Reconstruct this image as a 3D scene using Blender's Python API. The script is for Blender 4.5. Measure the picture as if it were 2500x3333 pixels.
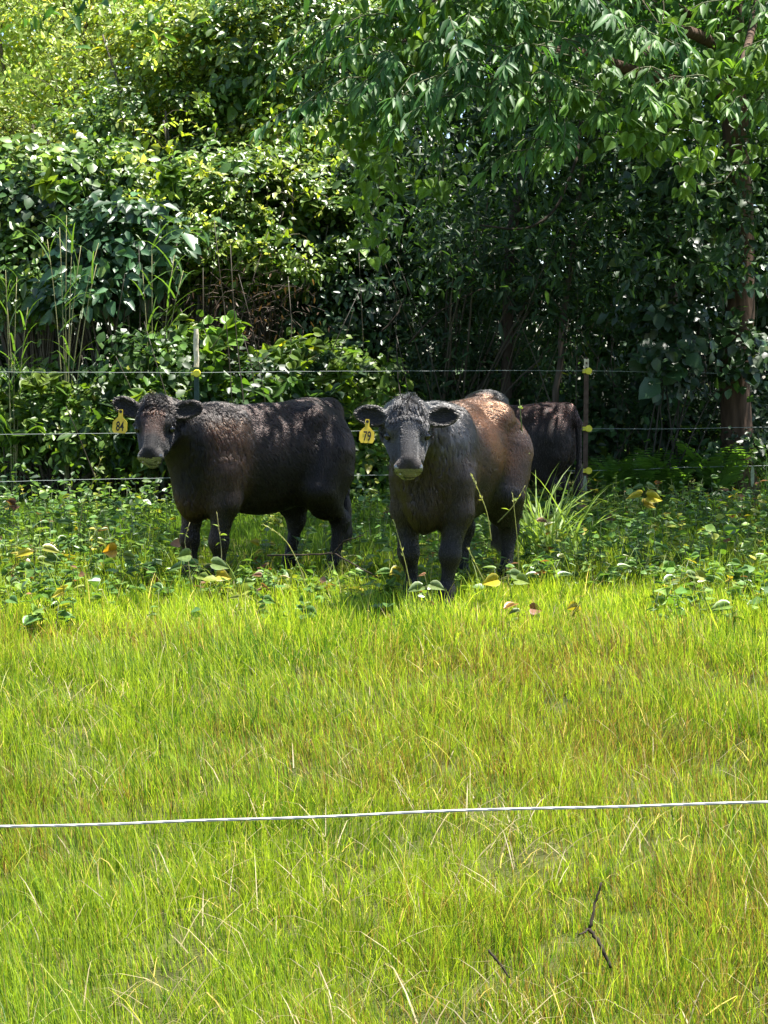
import bpy, math, numpy as np
from mathutils import Vector, Matrix, kdtree

for o in list(bpy.data.objects):
    bpy.data.objects.remove(o)
sc = bpy.context.scene
COL = sc.collection
rng = np.random.default_rng(11)

# ------------------------------------------------------------------ camera
F, CX, CY, YH, CAMZ = 5400.0, 1250.0, 1666.5, 1240.0, 1.4
pitch = math.atan((CY - YH) / F)
cd = bpy.data.cameras.new('camera'); cam = bpy.data.objects.new('camera', cd); COL.objects.link(cam)
cam.location = (0, 0, CAMZ); cam.rotation_euler = (math.pi / 2 - pitch, 0, 0)
cd.sensor_fit = 'VERTICAL'; cd.sensor_height = 36.0; cd.lens = F / 3333.0 * 36.0
cd.clip_start = 0.05; cd.clip_end = 3000
sc.camera = cam
# ------------------------------------------------------------------ light
SUN_DIR = Vector((0.27, 0.07, 0.93)).normalized()      # direction towards the sun
w = bpy.data.worlds.new("World"); sc.world = w; w.use_nodes = True
nt = w.node_tree; nt.nodes.clear()
sky = nt.nodes.new('ShaderNodeTexSky'); sky.sky_type = 'NISHITA'; sky.sun_disc = False
sky.sun_elevation = math.asin(SUN_DIR.z); sky.sun_rotation = math.atan2(SUN_DIR.x, SUN_DIR.y)
bg = nt.nodes.new('ShaderNodeBackground'); bg.inputs['Strength'].default_value = 0.085
wo = nt.nodes.new('ShaderNodeOutputWorld')
nt.links.new(sky.outputs[0], bg.inputs[0]); nt.links.new(bg.outputs[0], wo.inputs[0])
sl = bpy.data.lights.new('sun', 'SUN'); so = bpy.data.objects.new('sun', sl); COL.objects.link(so)
sl.energy = 5.0; sl.angle = math.radians(0.53); sl.color = (1.0, 0.955, 0.88)
so.rotation_euler = SUN_DIR.to_track_quat('Z', 'Y').to_euler(); so.location = (0, 0, 30)
sc.view_settings.view_transform = 'Standard'; sc.view_settings.look = 'None'
sc.view_settings.gamma = 1.0; sc.view_settings.exposure = 1.8; sc.view_settings.use_curve_mapping = False
cy = sc.cycles
cy.max_bounces = 6; cy.diffuse_bounces = 3; cy.glossy_bounces = 3; cy.transmission_bounces = 4
cy.transparent_max_bounces = 6; cy.use_denoising = True; cy.denoiser = 'OPENIMAGEDENOISE'; cy.denoising_input_passes = 'RGB_ALBEDO_NORMAL'; cy.sample_clamp_indirect = 6.0
cy.use_adaptive_sampling = True; cy.adaptive_threshold = 0.008

# ------------------------------------------------------------------ helpers
def P(px, py, Y):
    """point at depth Y seen in the photograph (2500 x 3333) at px, py"""
    dx = (px - CX) / F; dy = (CY - py) / F
    c, s = math.cos(pitch), math.sin(pitch)
    d = np.array((dx, c + dy * s, -s + dy * c))
    return np.array((0, 0, CAMZ)) + d * (Y / d[1])

def gz(x, y):
    return 0.012 * np.sin(1.3 * x + 0.7) * np.sin(0.9 * y) + 0.010 * np.sin(2.9 * x - 1.7 * y)

def X_at(px, Y): return float(P(px, 1240, Y)[0])

_ph = np.random.default_rng(3).uniform(0, 6.28, (8, 12)); _an = np.random.default_rng(4).uniform(0, 6.28, (8, 12))
def noise2(x, y, sc_=1.0, seed=0):
    v = 0; a = 0
    for k in range(9):
        f = sc_ * (0.6 + 0.33 * k); an = _an[seed % 8, k]; amp = 1 / (1 + 0.35 * k)
        v = v + amp * np.sin(f * (x * np.cos(an) + y * np.sin(an)) + _ph[seed % 8, k] + 1.3 * np.sin(0.7 * f * (y * np.cos(an) - x * np.sin(an)) + k))
        a += amp * 0.5
    return v / a
def nrm(a):
    a = np.asarray(a, float); return a / np.maximum(np.linalg.norm(a, axis=-1, keepdims=True), 1e-9)
def rv(n, r=rng): return nrm(r.normal(size=(n, 3)))

class Bag:
    """collects leaves, tubes and polygons; builds ONE mesh object"""
    def __init__(self): self.V = []; self.L = []; self.T = []; self.C = []; self.n = 0
    def raw(self, V, loops, totals, col):
        V = np.asarray(V, float).reshape(-1, 3); n = len(V)
        self.V.append(V); self.L.append(np.asarray(loops, np.int64) + self.n); self.T.append(np.asarray(totals, np.int64))
        col = np.asarray(col, float)
        self.C.append(np.broadcast_to(col, (n, 3)) if col.ndim == 1 else col); self.n += n
    def leaves(self, tpl, pos, axis, normal, size, col):
        V, faces = tpl
        pos = np.asarray(pos, float).reshape(-1, 3); N = len(pos)
        if N == 0: return
        x = nrm(np.broadcast_to(axis, (N, 3))); y = nrm(np.cross(np.broadcast_to(normal, (N, 3)), x)); z = np.cross(x, y)
        s = np.asarray(size, float)
        if s.ndim == 0: s = np.full((N, 1), float(s))
        if s.ndim == 1: s = s[:, None]
        if s.shape[1] == 1: s = np.repeat(s, 3, 1)
        W = (V[None, :, 0:1] * s[:, None, 0:1]) * x[:, None] + (V[None, :, 1:2] * s[:, None, 1:2]) * y[:, None] + (V[None, :, 2:3] * s[:, None, 2:3]) * z[:, None]
        W = W + pos[:, None]
        fl = np.concatenate([np.asarray(f) for f in faces]); ft = np.array([len(f) for f in faces])
        nv = len(V)
        loops = (fl[None] + (np.arange(N) * nv)[:, None]).ravel()
        col = np.broadcast_to(np.asarray(col, float), (N, 3))
        self.raw(W.reshape(-1, 3), loops, np.tile(ft, N), np.repeat(col, nv, 0))
    def tube(self, pts, rad, sides=6, col=(0.1, 0.08, 0.06), wob=0.0):
        pts = np.asarray(pts, float); n = len(pts); rad = np.broadcast_to(np.asarray(rad, float), (n,))
        t = nrm(np.gradient(pts, axis=0)); ref = np.array((0, 0, 1.0)) if abs(t[0, 2]) < 0.8 else np.array((1.0, 0, 0))
        a = nrm(np.cross(t, ref)); b = np.cross(t, a)
        th = np.arange(sides) * 2 * math.pi / sides
        R = rad[:, None, None]
        if wob: R = R * (1 + wob * rng.normal(size=(n, sides, 1)))
        V = pts[:, None] + R * (np.cos(th)[None, :, None] * a[:, None] + np.sin(th)[None, :, None] * b[:, None])
        i = np.arange(n - 1)[:, None] * sides; j = np.arange(sides)[None]; j2 = (j + 1) % sides
        q = np.stack([i + j, i + j2, i + sides + j2, i + sides + j], -1).reshape(-1)
        loops = list(q); tot = [4] * ((n - 1) * sides)
        loops += list(range(sides))[::-1] + [(n - 1) * sides + k for k in range(sides)]; tot += [sides, sides]
        self.raw(V.reshape(-1, 3), loops, tot, col)
    def build(self, name, mat, parent=None, smooth=True):
        V = np.concatenate(self.V); L = np.concatenate(self.L); T = np.concatenate(self.T); C = np.concatenate(self.C)
        me = bpy.data.meshes.new(name)
        if parent is not None: V = V - np.array(parent.location)
        me.vertices.add(len(V)); me.vertices.foreach_set('co', V.astype(np.float32).ravel())
        me.loops.add(len(L)); me.loops.foreach_set('vertex_index', L.astype(np.int32))
        me.polygons.add(len(T)); st = np.concatenate([[0], np.cumsum(T)[:-1]])
        me.polygons.foreach_set('loop_start', st.astype(np.int32)); me.polygons.foreach_set('loop_total', T.astype(np.int32))
        me.polygons.foreach_set('use_smooth', np.full(len(T), smooth))
        at = me.attributes.new('col', 'FLOAT_COLOR', 'POINT')
        at.data.foreach_set('color', np.concatenate([C, np.ones((len(C), 1))], 1).astype(np.float32).ravel())
        me.update(calc_edges=True); me.materials.append(mat)
        o = bpy.data.objects.new(name, me); COL.objects.link(o)
        if parent is not None: o.parent = parent
        return o

def tag(o, label=None, cat=None, group=None, kind=None):
    if label: o['label'] = label
    if cat: o['category'] = cat
    if group: o['group'] = group
    if kind: o['kind'] = kind
    return o
def thing(name, label, cat, loc=(0, 0, 0), group=None):
    o = bpy.data.objects.new(name, None); COL.objects.link(o); o.location = [float(v) for v in loc]; o.empty_display_size = 0.1
    return tag(o, label, cat, group)

# leaf templates: x along the leaf (0..1), y across, z normal
def leaf_tpl(w=0.5, fold=0.12, droop=0.12, k=0.42):
    h = w / 2
    V = np.array([(0, 0, 0), (k * .75, h * .92, fold * .9 - droop * .15), (k * .75, -h * .92, fold * .9 - droop * .15), (k * .75, 0, -droop * .15),
                  (.72, h * .66, fold * .5 - droop * .5), (.72, -h * .66, fold * .5 - droop * .5), (.72, 0, -droop * .5), (1, 0, -droop)])
    return V, [(0, 3, 1), (0, 2, 3), (1, 3, 6, 4), (3, 2, 5, 6), (4, 6, 7), (6, 5, 7)]
def heart_tpl():
    o = [(0.02, 0), (-.10, .2), (0.02, .42), (.25, .5), (.5, .4), (.75, .2), (1, 0)]
    V = [(x, y, 0.10 * abs(y) * 2 - .18 * max(x, 0) ** 2) for x, y in o] + [(x, -y, 0.10 * abs(y) * 2 - .18 * max(x, 0) ** 2) for x, y in o[1:-1]]
    V += [(.3, 0, -.03), (.62, 0, -.08)]
    Fs = [(0, 12, 3, 2), (0, 2, 1), (12, 13, 4, 3), (13, 6, 5, 4), (0, 8, 9, 12) , (0, 7, 8), (12, 9, 10, 13), (13, 10, 11, 6)]
    Fs = [f[::-1] for f in Fs[:4]] + Fs[4:]
    Fs = Fs[:4] + [f for f in Fs[4:]]
    return np.array(V), Fs
LEAF = leaf_tpl(0.55); NARROW = leaf_tpl(0.27, .06, .22, .45); HEART = heart_tpl(); ROUND = leaf_tpl(0.78, .1, .16, .5)
PINNA = leaf_tpl(0.3, .03, .1, .3)

# ------------------------------------------------------------------ materials
def newmat(name):
    m = bpy.data.materials.new(name); m.use_nodes = True; t = m.node_tree; t.nodes.clear()
    return m, t, t.nodes.new('ShaderNodeOutputMaterial')
def leafmat(name, rough=0.42, spec=0.5, transl=0.4, tint=(1.5, 1.45, 0.55), coat=0.0):
    m, t, out = newmat(name); N = t.nodes; Lk = t.links.new
    at = N.new('ShaderNodeAttribute'); at.attribute_name = 'col'
    geo = N.new('ShaderNodeNewGeometry')
    noi = N.new('ShaderNodeTexNoise'); noi.inputs['Scale'].default_value = 60.0; noi.inputs['Detail'].default_value = 2.0
    Lk(geo.outputs['Position'], noi.inputs['Vector'])
    mr = N.new('ShaderNodeMapRange'); mr.inputs[1].default_value = 0.3; mr.inputs[2].default_value = 0.7; mr.inputs[3].default_value = 0.78; mr.inputs[4].default_value = 1.2
    Lk(noi.outputs[0], mr.inputs[0])
    mul = N.new('ShaderNodeVectorMath'); mul.operation = 'SCALE'; Lk(at.outputs['Color'], mul.inputs[0]); Lk(mr.outputs[0], mul.inputs['Scale'])
    b = N.new('ShaderNodeBsdfPrincipled'); b.inputs['Roughness'].default_value = rough; b.inputs['Specular IOR Level'].default_value = spec
    b.inputs['Coat Weight'].default_value = coat; b.inputs['Coat Roughness'].default_value = 0.3
    Lk(mul.outputs[0], b.inputs['Base Color'])
    tr = N.new('ShaderNodeBsdfTranslucent'); tm = N.new('ShaderNodeVectorMath'); tm.operation = 'MULTIPLY'; tm.inputs[1].default_value = tint
    Lk(mul.outputs[0], tm.inputs[0]); Lk(tm.outputs[0], tr.inputs['Color'])
    mx = N.new('ShaderNodeMixShader'); mx.inputs[0].default_value = transl
    Lk(b.outputs[0], mx.inputs[1]); Lk(tr.outputs[0], mx.inputs[2]); Lk(mx.outputs[0], out.inputs[0])
    return m
def simplemat(name, col, rough=0.6, spec=0.4, nscale=30, namp=0.35, bump=0.0, attr=False, stretch=(1, 1, 1), metal=0.0):
    m, t, out = newmat(name); N = t.nodes; Lk = t.links.new
    tc = N.new('ShaderNodeTexCoord'); mp = N.new('ShaderNodeMapping'); mp.inputs['Scale'].default_value = stretch
    Lk(tc.outputs['Object'], mp.inputs[0])
    noi = N.new('ShaderNodeTexNoise'); noi.inputs['Scale'].default_value = nscale; noi.inputs['Detail'].default_value = 5.0
    Lk(mp.outputs[0], noi.inputs['Vector'])
    mr = N.new('ShaderNodeMapRange'); mr.inputs[1].default_value = 0.3; mr.inputs[2].default_value = 0.7; mr.inputs[3].default_value = 1 - namp; mr.inputs[4].default_value = 1 + namp
    Lk(noi.outputs[0], mr.inputs[0])
    mul = N.new('ShaderNodeVectorMath'); mul.operation = 'SCALE'; Lk(mr.outputs[0], mul.inputs['Scale'])
    if attr:
        at = N.new('ShaderNodeAttribute'); at.attribute_name = 'col'; Lk(at.outputs['Color'], mul.inputs[0])
    else: mul.inputs[0].default_value = col
    b = N.new('ShaderNodeBsdfPrincipled'); b.inputs['Roughness'].default_value = rough; b.inputs['Specular IOR Level'].default_value = spec
    b.inputs['Metallic'].default_value = metal
    Lk(mul.outputs[0], b.inputs['Base Color'])
    if bump:
        bp = N.new('ShaderNodeBump'); bp.inputs['Strength'].default_value = bump; bp.inputs['Distance'].default_value = 0.02
        Lk(noi.outputs[0], bp.inputs['Height']); Lk(bp.outputs[0], b.inputs['Normal'])
    Lk(b.outputs[0], out.inputs[0]); return m

M_glossy = leafmat('glossy_leaf', 0.38, 0.62, 0.34)
M_crown = leafmat('crown_leaf', 0.5, 0.35, 0.42)
M_leaf = leafmat('soft_leaf', 0.42, 0.5, 0.48)
M_dull = leafmat('shade_leaf', 0.5, 0.4, 0.35)
M_grass = leafmat('grass_blade', 0.5, 0.35, 0.50, (1.35, 1.3, 0.6))
M_bark = simplemat('bark', None, 0.9, 0.15, 14, 0.5, 0.9, True, (1, 1, 0.18))
M_twig = simplemat('twig', None, 0.8, 0.2, 60, 0.3, 0.2, True)
M_soil = simplemat('soil', (0.050, 0.056, 0.016), 0.95, 0.1, 9, 0.5, 0.6)
M_yellow = simplemat('yellow_plastic', (0.62, 0.43, 0.03), 0.5, 0.4, 22, 0.22)
M_ins = simplemat('insulator_plastic', (0.78, 0.68, 0.04), 0.4, 0.5, 40, 0.1)
M_ink = simplemat('tag_ink', (0.012, 0.012, 0.012), 0.6, 0.3, 40, 0.1)
M_white = simplemat('white_cord', (0.40, 0.40, 0.39), 0.6, 0.3, 90, 0.12)
M_wire = simplemat('wire_cord', (0.27, 0.31, 0.29), 0.55, 0.4, 90, 0.15)
M_green = simplemat('green_steel', (0.018, 0.05, 0.042), 0.5, 0.4, 25, 0.3)
M_rust = simplemat('rusty_steel', (0.10, 0.065, 0.05), 0.8, 0.2, 25, 0.35, 0.3)
M_wood = simplemat('weathered_wood', (0.62, 0.55, 0.42), 0.8, 0.2, 22, 0.35, 0.4, False, (1, 1, 0.5))

# ------------------------------------------------------------------ ground
def build_ground():
    xs = np.concatenate([[-900, -200, -60, -25], np.linspace(-12, 12, 97), [25, 60, 200, 900]])
    ys = np.concatenate([[-300, -60, -10], np.linspace(-2, 30, 129), [45, 90, 300, 1500]])
    gx, gy = np.meshgrid(xs, ys, indexing='ij'); z = gz(gx, gy)
    z = np.where((abs(gx) > 12.5) | (gy > 30.5) | (gy < -2.5), 0, z)
    b = Bag(); nx, ny = len(xs), len(ys)
    i, j = np.meshgrid(np.arange(nx - 1), np.arange(ny - 1), indexing='ij'); a = (i * ny + j).ravel()
    b.raw(np.stack([gx, gy, z], -1), np.stack([a, a + ny, a + ny + 1, a + 1], -1).ravel(), [4] * len(a), (0.1, 0.08, 0.04))
    tag(b.build('ground', M_soil), kind='structure')
build_ground()

# ------------------------------------------------------------------ grass
def blades(bag, pos, h, wd, az, lean, curl, col, nseg=3, r=rng):
    """pos N,3; each blade bends towards az"""
    N = len(pos); t = np.linspace(0, 1, nseg + 1)
    d = np.stack([np.cos(az), np.sin(az), np.zeros(N)], -1)
    off = lean[:, None] * t + curl[:, None] * t ** 2.2                    # horizontal share of height
    up = np.sqrt(np.maximum(1 - 0.55 * np.minimum(off, 1.3) ** 2, 0.25)) * t
    c = pos[:, None] + h[:, None, None] * (off[..., None] * d[:, None] + up[..., None] * np.array((0, 0, 1.0)))
    tw = az + r.uniform(0.6, 2.5, N)
    s = np.stack([np.cos(tw), np.sin(tw), np.zeros(N)], -1)
    prof = (1 - t ** 1.6) * 0.9 + 0.1
    L = c - s[:, None] * (wd[:, None] * prof / 2)[..., None]
    R = c + s[:, None] * (wd[:, None] * prof / 2)[..., None]
    # last ring collapses to a tip
    V = np.concatenate([np.stack([L[:, :nseg], R[:, :nseg]], 2).reshape(N, 2 * nseg, 3), c[:, nseg:]], 1)
    fl = []; ft = []
    for k in range(nseg - 1): fl += [2 * k, 2 * k + 1, 2 * k + 3, 2 * k + 2]; ft.append(4)
    fl += [2 * nseg - 2, 2 * nseg - 1, 2 * nseg]; ft.append(3)
    nv = 2 * nseg + 1
    loops = (np.array(fl)[None] + (np.arange(N) * nv)[:, None]).ravel()
    colv = np.repeat(col[:, None], nv, 1)
    bag.raw(V.reshape(-1, 3), loops, np.tile(ft, N), colv.reshape(-1, 3))

def build_grass():
    bag = Bag(); r = np.random.default_rng(21)
    for (y0, y1, dens) in ((2.4, 4.6, 21000), (4.6, 7.0, 12500), (7.0, 9.5, 7500), (9.5, 12.5, 4200), (12.5, 19.5, 2200)):
        hw = 0.235 * y1 + 0.9; n = int(2 * hw * (y1 - y0) * dens)
        x = r.uniform(-hw, hw, n); y = r.uniform(y0, y1, n)
        keep = abs(x) < 0.235 * y + 0.75
        clump = noise2(x, y, 14, 0) + 0.5 * noise2(x, y, 34, 1)
        patch = noise2(x, y, 1.6, 2)                      # worn, brownish patches
        keep &= r.uniform(-2.2, 1.2, n) < clump
        bare = np.clip((noise2(x, y, 2.6, 5) - 0.75) * 1.6, 0, 0.5) * (y < 8.5)
        keep &= r.uniform(0, 1, n) > bare
        # nothing grows on the trodden strip behind the right post
        x, y, clump, patch = x[keep], y[keep], clump[keep], patch[keep]; n = len(x)
        yy = np.interp(y, [2.4, 6.5, 9, 10.2, 11.5, 13, 19], [0.064, 0.076, 0.086, 0.09, 0.085, 0.08, 0.07])
        h = yy * np.exp(r.normal(0, 0.32, n)) * (1 + 0.34 * np.clip(clump, -1, 1) + 0.25 * np.clip(noise2(x, y, 5, 7), -1, 1))
        wd = np.interp(y, [2.4, 6, 10, 18], [0.0023, 0.0034, 0.006, 0.010]) * r.uniform(0.6, 1.35, n)
        az = r.uniform(0, 6.28, n) * 0.55 + 1.2 * noise2(x, y, 4, 3) + 2.5
        lean = np.abs(r.normal(0, 0.17, n)); curl = np.abs(r.normal(0, 0.24, n))
        g = np.array((0.180, 0.280, 0.020)); g2 = np.array((0.30, 0.385, 0.040)); dk = np.array((0.06, 0.14, 0.014)); br = np.array((0.21, 0.145, 0.05)); st = np.array((0.42, 0.36, 0.17))
        u = r.uniform(0, 1, (n, 1)); c = g * (1 - u) + g2 * u
        d = (r.uniform(0, 1, n) < 0.26 + 0.2 * noise2(x, y, 3.1, 4))[:, None]; c = np.where(d, dk, c)
        pb = np.clip(0.13 + 0.12 * (y < 6.5) + 0.30 * patch * (y < 9.3) + 0.16 * np.clip(x, -1, 1) * (y < 8.4), 0.03, 0.75); pb = np.where(y > 9.3, 0.02, pb)
        c = np.where((r.uniform(0, 1, n) < pb)[:, None], br * r.uniform(0.7, 1.25, (n, 1)), c)
        c = np.where((r.uniform(0, 1, n) < 0.05)[:, None], st, c)
        c = c * np.exp(r.normal(0, 0.26, (n, 1)))
        fresh_sunlit = np.clip(1 - abs(y - 9.9) / 2.0, 0, 1)[:, None]; c = c * (1 + fresh_sunlit * np.array((.38, .34, .35)))  # longer fresh grass, also tinted brighter to carry the sunlit strip
        far = np.clip((y - 12) / 3, 0, 1)[:, None]; c = c * (1 - far) + np.array((0.115, 0.21, 0.03)) * np.exp(r.normal(0, 0.25, (n, 1))) * far
        blades(bag, np.stack([x, y, gz(x, y) - 0.005], -1), h, wd, az, lean, curl, c, 3, r)
    # dry thatch and fallen stems lying in the sward
    n = 9000; y = 2.4 + 9 * r.uniform(0, 1, n) ** 1.3; x = r.uniform(-1, 1, n) * (0.235 * y + 0.6)
    k = noise2(x, y, 2.6, 5) > r.uniform(-0.6, 1.6, n); x, y = x[k], y[k]; n = len(x)
    blades(bag, np.stack([x, y, gz(x, y) + r.uniform(0.0, 0.03, n)], -1), r.uniform(0.05, 0.16, n), r.uniform(0.002, 0.0045, n), r.uniform(0, 6.28, n),
           r.uniform(0.9, 1.3, n), r.uniform(-0.1, 0.25, n), np.array((0.44, 0.36, 0.2)) * r.uniform(0.5, 1.25, (n, 1)), 3, r)
    # long arching culms standing above the rest
    n = 420; y = r.uniform(3, 12, n); x = r.uniform(-1, 1, n) * (0.235 * y + 0.5)
    blades(bag, np.stack([x, y, gz(x, y)], -1), r.uniform(0.16, 0.34, n), r.uniform(0.002, 0.004, n), r.uniform(0, 6.28, n), r.uniform(0.1, 0.6, n), r.uniform(0.2, 0.7, n),
           np.array((0.36, 0.36, 0.10)) * r.uniform(0.6, 1.2, (n, 1)), 5, r)
    n = 1500; y = r.uniform(10.0, 13.2, n); x = r.uniform(-1, 1, n) * (0.235 * y + 0.5); k = noise2(x, y, 2.2, 1) > r.uniform(-1, 1, n); x, y = x[k], y[k]; n = len(x)
    blades(bag, np.stack([x, y, gz(x, y)], -1), r.uniform(0.16, 0.34, n), r.uniform(0.004, 0.007, n), r.uniform(0, 6.28, n), r.uniform(0.0, 0.4, n), r.uniform(0.1, 0.6, n),
           np.array((0.22, 0.31, 0.05)) * r.uniform(0.6, 1.3, (n, 1)), 5, r)
    tag(bag.build('grass', M_grass), kind='stuff')
build_grass()

# ------------------------------------------------------------------ low weeds in the pasture (uncountable cover)
def build_weeds():
    r = np.random.default_rng(5); lf = Bag()
    n = 4800; y = r.uniform(9.1, 18.2, n); x = r.uniform(-1, 1, n) * (0.24 * y + 0.6)
    ye = y + 1.1 * noise2(x, x * .3, 1.1, 3) + .5 * noise2(x, y, 4, 2); band = np.exp(-((ye - 11.0) / 0.8) ** 2) - 1.2 * np.clip((10.6 - ye) / .7, 0, 1)
    keep = (noise2(x, y, 1.7, 6) + 0.9 * band + 0.55 * (x > 0.9) + 0.35 * (x < -1.6)) > r.uniform(-0.7, 1.5, n)
    x, y = x[keep], y[keep]
    cols = [(0.10, 0.20, 0.035), (0.17, 0.27, 0.05), (0.09, 0.18, 0.045), (0.24, 0.28, 0.04), (0.36, 0.31, 0.04), (0.20, 0.10, 0.05)]
    for i in range(len(x)):
        h = r.uniform(0.08, 0.22) if y[i] < 11.6 else r.uniform(0.12, 0.38); az = r.uniform(0, 6.28); lean = r.uniform(0, .12)
        p0 = np.array((x[i], y[i], 0)); p2 = p0 + (lean * math.cos(az), lean * math.sin(az), h)
        pm = (p0 + p2) / 2 + r.normal(0, .012, 3)
        lf.tube([p0, pm, p2], [.0028, .0024, .0016], 4, (0.10, 0.13, 0.04))
        k = r.integers(3, 7); t = np.sort(r.uniform(.35, 1, k)); t[-1] = 1
        base = p0 + (p2 - p0) * t[:, None]
        a = r.uniform(0, 6.28, k); ax = np.stack([np.cos(a), np.sin(a), r.uniform(-.35, .35, k)], -1)
        nn = nrm(np.array((0, 0, 1.0)) + r.normal(0, .38, (k, 3)))
        ci = r.choice(6, p=[.36, .28, .2, .08, .04, .04]); c = np.array(cols[ci]) * np.exp(r.normal(0, .18, (k, 1)))
        lf.leaves(HEART if r.random() < .6 else ROUND, base, ax, nn, r.uniform(.6, 1.3) * r.uniform(.045, .09, k), c)
    tag(lf.build('weeds', M_glossy), kind='stuff')
build_weeds()

# ------------------------------------------------------------------ cattle
def surface_nets(f, org, h):
    nx, ny, nz = f.shape; ins = f < 0
    c = np.zeros((nx - 1, ny - 1, nz - 1), np.int8)
    for dx in (0, 1):
        for dy in (0, 1):
            for dz in (0, 1): c += ins[dx:nx - 1 + dx, dy:ny - 1 + dy, dz:nz - 1 + dz]
    act = (c > 0) & (c < 8); idx = np.full(act.shape, -1, np.int64); ii = np.argwhere(act); idx[act] = np.arange(len(ii))
    acc = np.zeros((len(ii), 3)); cnt = np.zeros(len(ii))
    cor = [(0, 0, 0), (1, 0, 0), (0, 1, 0), (1, 1, 0), (0, 0, 1), (1, 0, 1), (0, 1, 1), (1, 1, 1)]
    for a in range(8):
        for b in range(a + 1, 8):
            if bin(a ^ b).count('1') != 1: continue
            A = np.array(cor[a]); B = np.array(cor[b])
            fa = f[tuple((ii + A).T)]; fb = f[tuple((ii + B).T)]; m = (fa < 0) != (fb < 0)
            t = np.where(m, fa / np.where(m, fa - fb, 1), 0)[:, None]
            acc += np.where(m[:, None], A + t * (B - A), 0); cnt += m
    V = org + h * (ii + acc / cnt[:, None])
    quads = []
    for ax in range(3):
        s0 = [slice(None)] * 3; s1 = [slice(None)] * 3; s0[ax] = slice(0, -1); s1[ax] = slice(1, None)
        a = ins[tuple(s0)]; b = ins[tuple(s1)]
        e = np.argwhere(a != b); flip = a[tuple(e.T)]
        u, v = (ax + 1) % 3, (ax + 2) % 3
        ok = (e[:, u] > 0) & (e[:, v] > 0) & (e[:, u] < f.shape[u] - 1) & (e[:, v] < f.shape[v] - 1); e = e[ok]; flip = flip[ok]
        U = np.zeros(3, int); U[u] = 1; W = np.zeros(3, int); W[v] = 1
        q = np.stack([idx[tuple((e - U - W).T)], idx[tuple((e - W).T)], idx[tuple(e.T)], idx[tuple((e - U).T)]], -1)
        q = np.where(flip[:, None], q, q[:, ::-1]); quads.append(q)
    return V, np.concatenate(quads)

def sdE(p, c, r, R=None):
    q = p - np.asarray(c)
    if R is not None: q = q @ R
    r = np.asarray(r); k0 = np.linalg.norm(q / r, axis=-1); k1 = np.linalg.norm(q / r ** 2, axis=-1)
    return k0 * (k0 - 1) / np.maximum(k1, 1e-6)
def sdC(p, a, b, ra, rb):
    a = np.asarray(a, float); b = np.asarray(b, float); ab = b - a
    t = np.clip(((p - a) @ ab) / (ab @ ab), 0, 1)
    return np.linalg.norm(p - (a + t[..., None] * ab), axis=-1) - (ra + (rb - ra) * t)
def smin(a, b, k):
    h = np.maximum(k - np.abs(a - b), 0) / k; return np.minimum(a, b) - h * h * k / 4
def union(ds, k):
    d = ds[0]
    for e in ds[1:]: d = smin(d, e, k)
    return d

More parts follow.
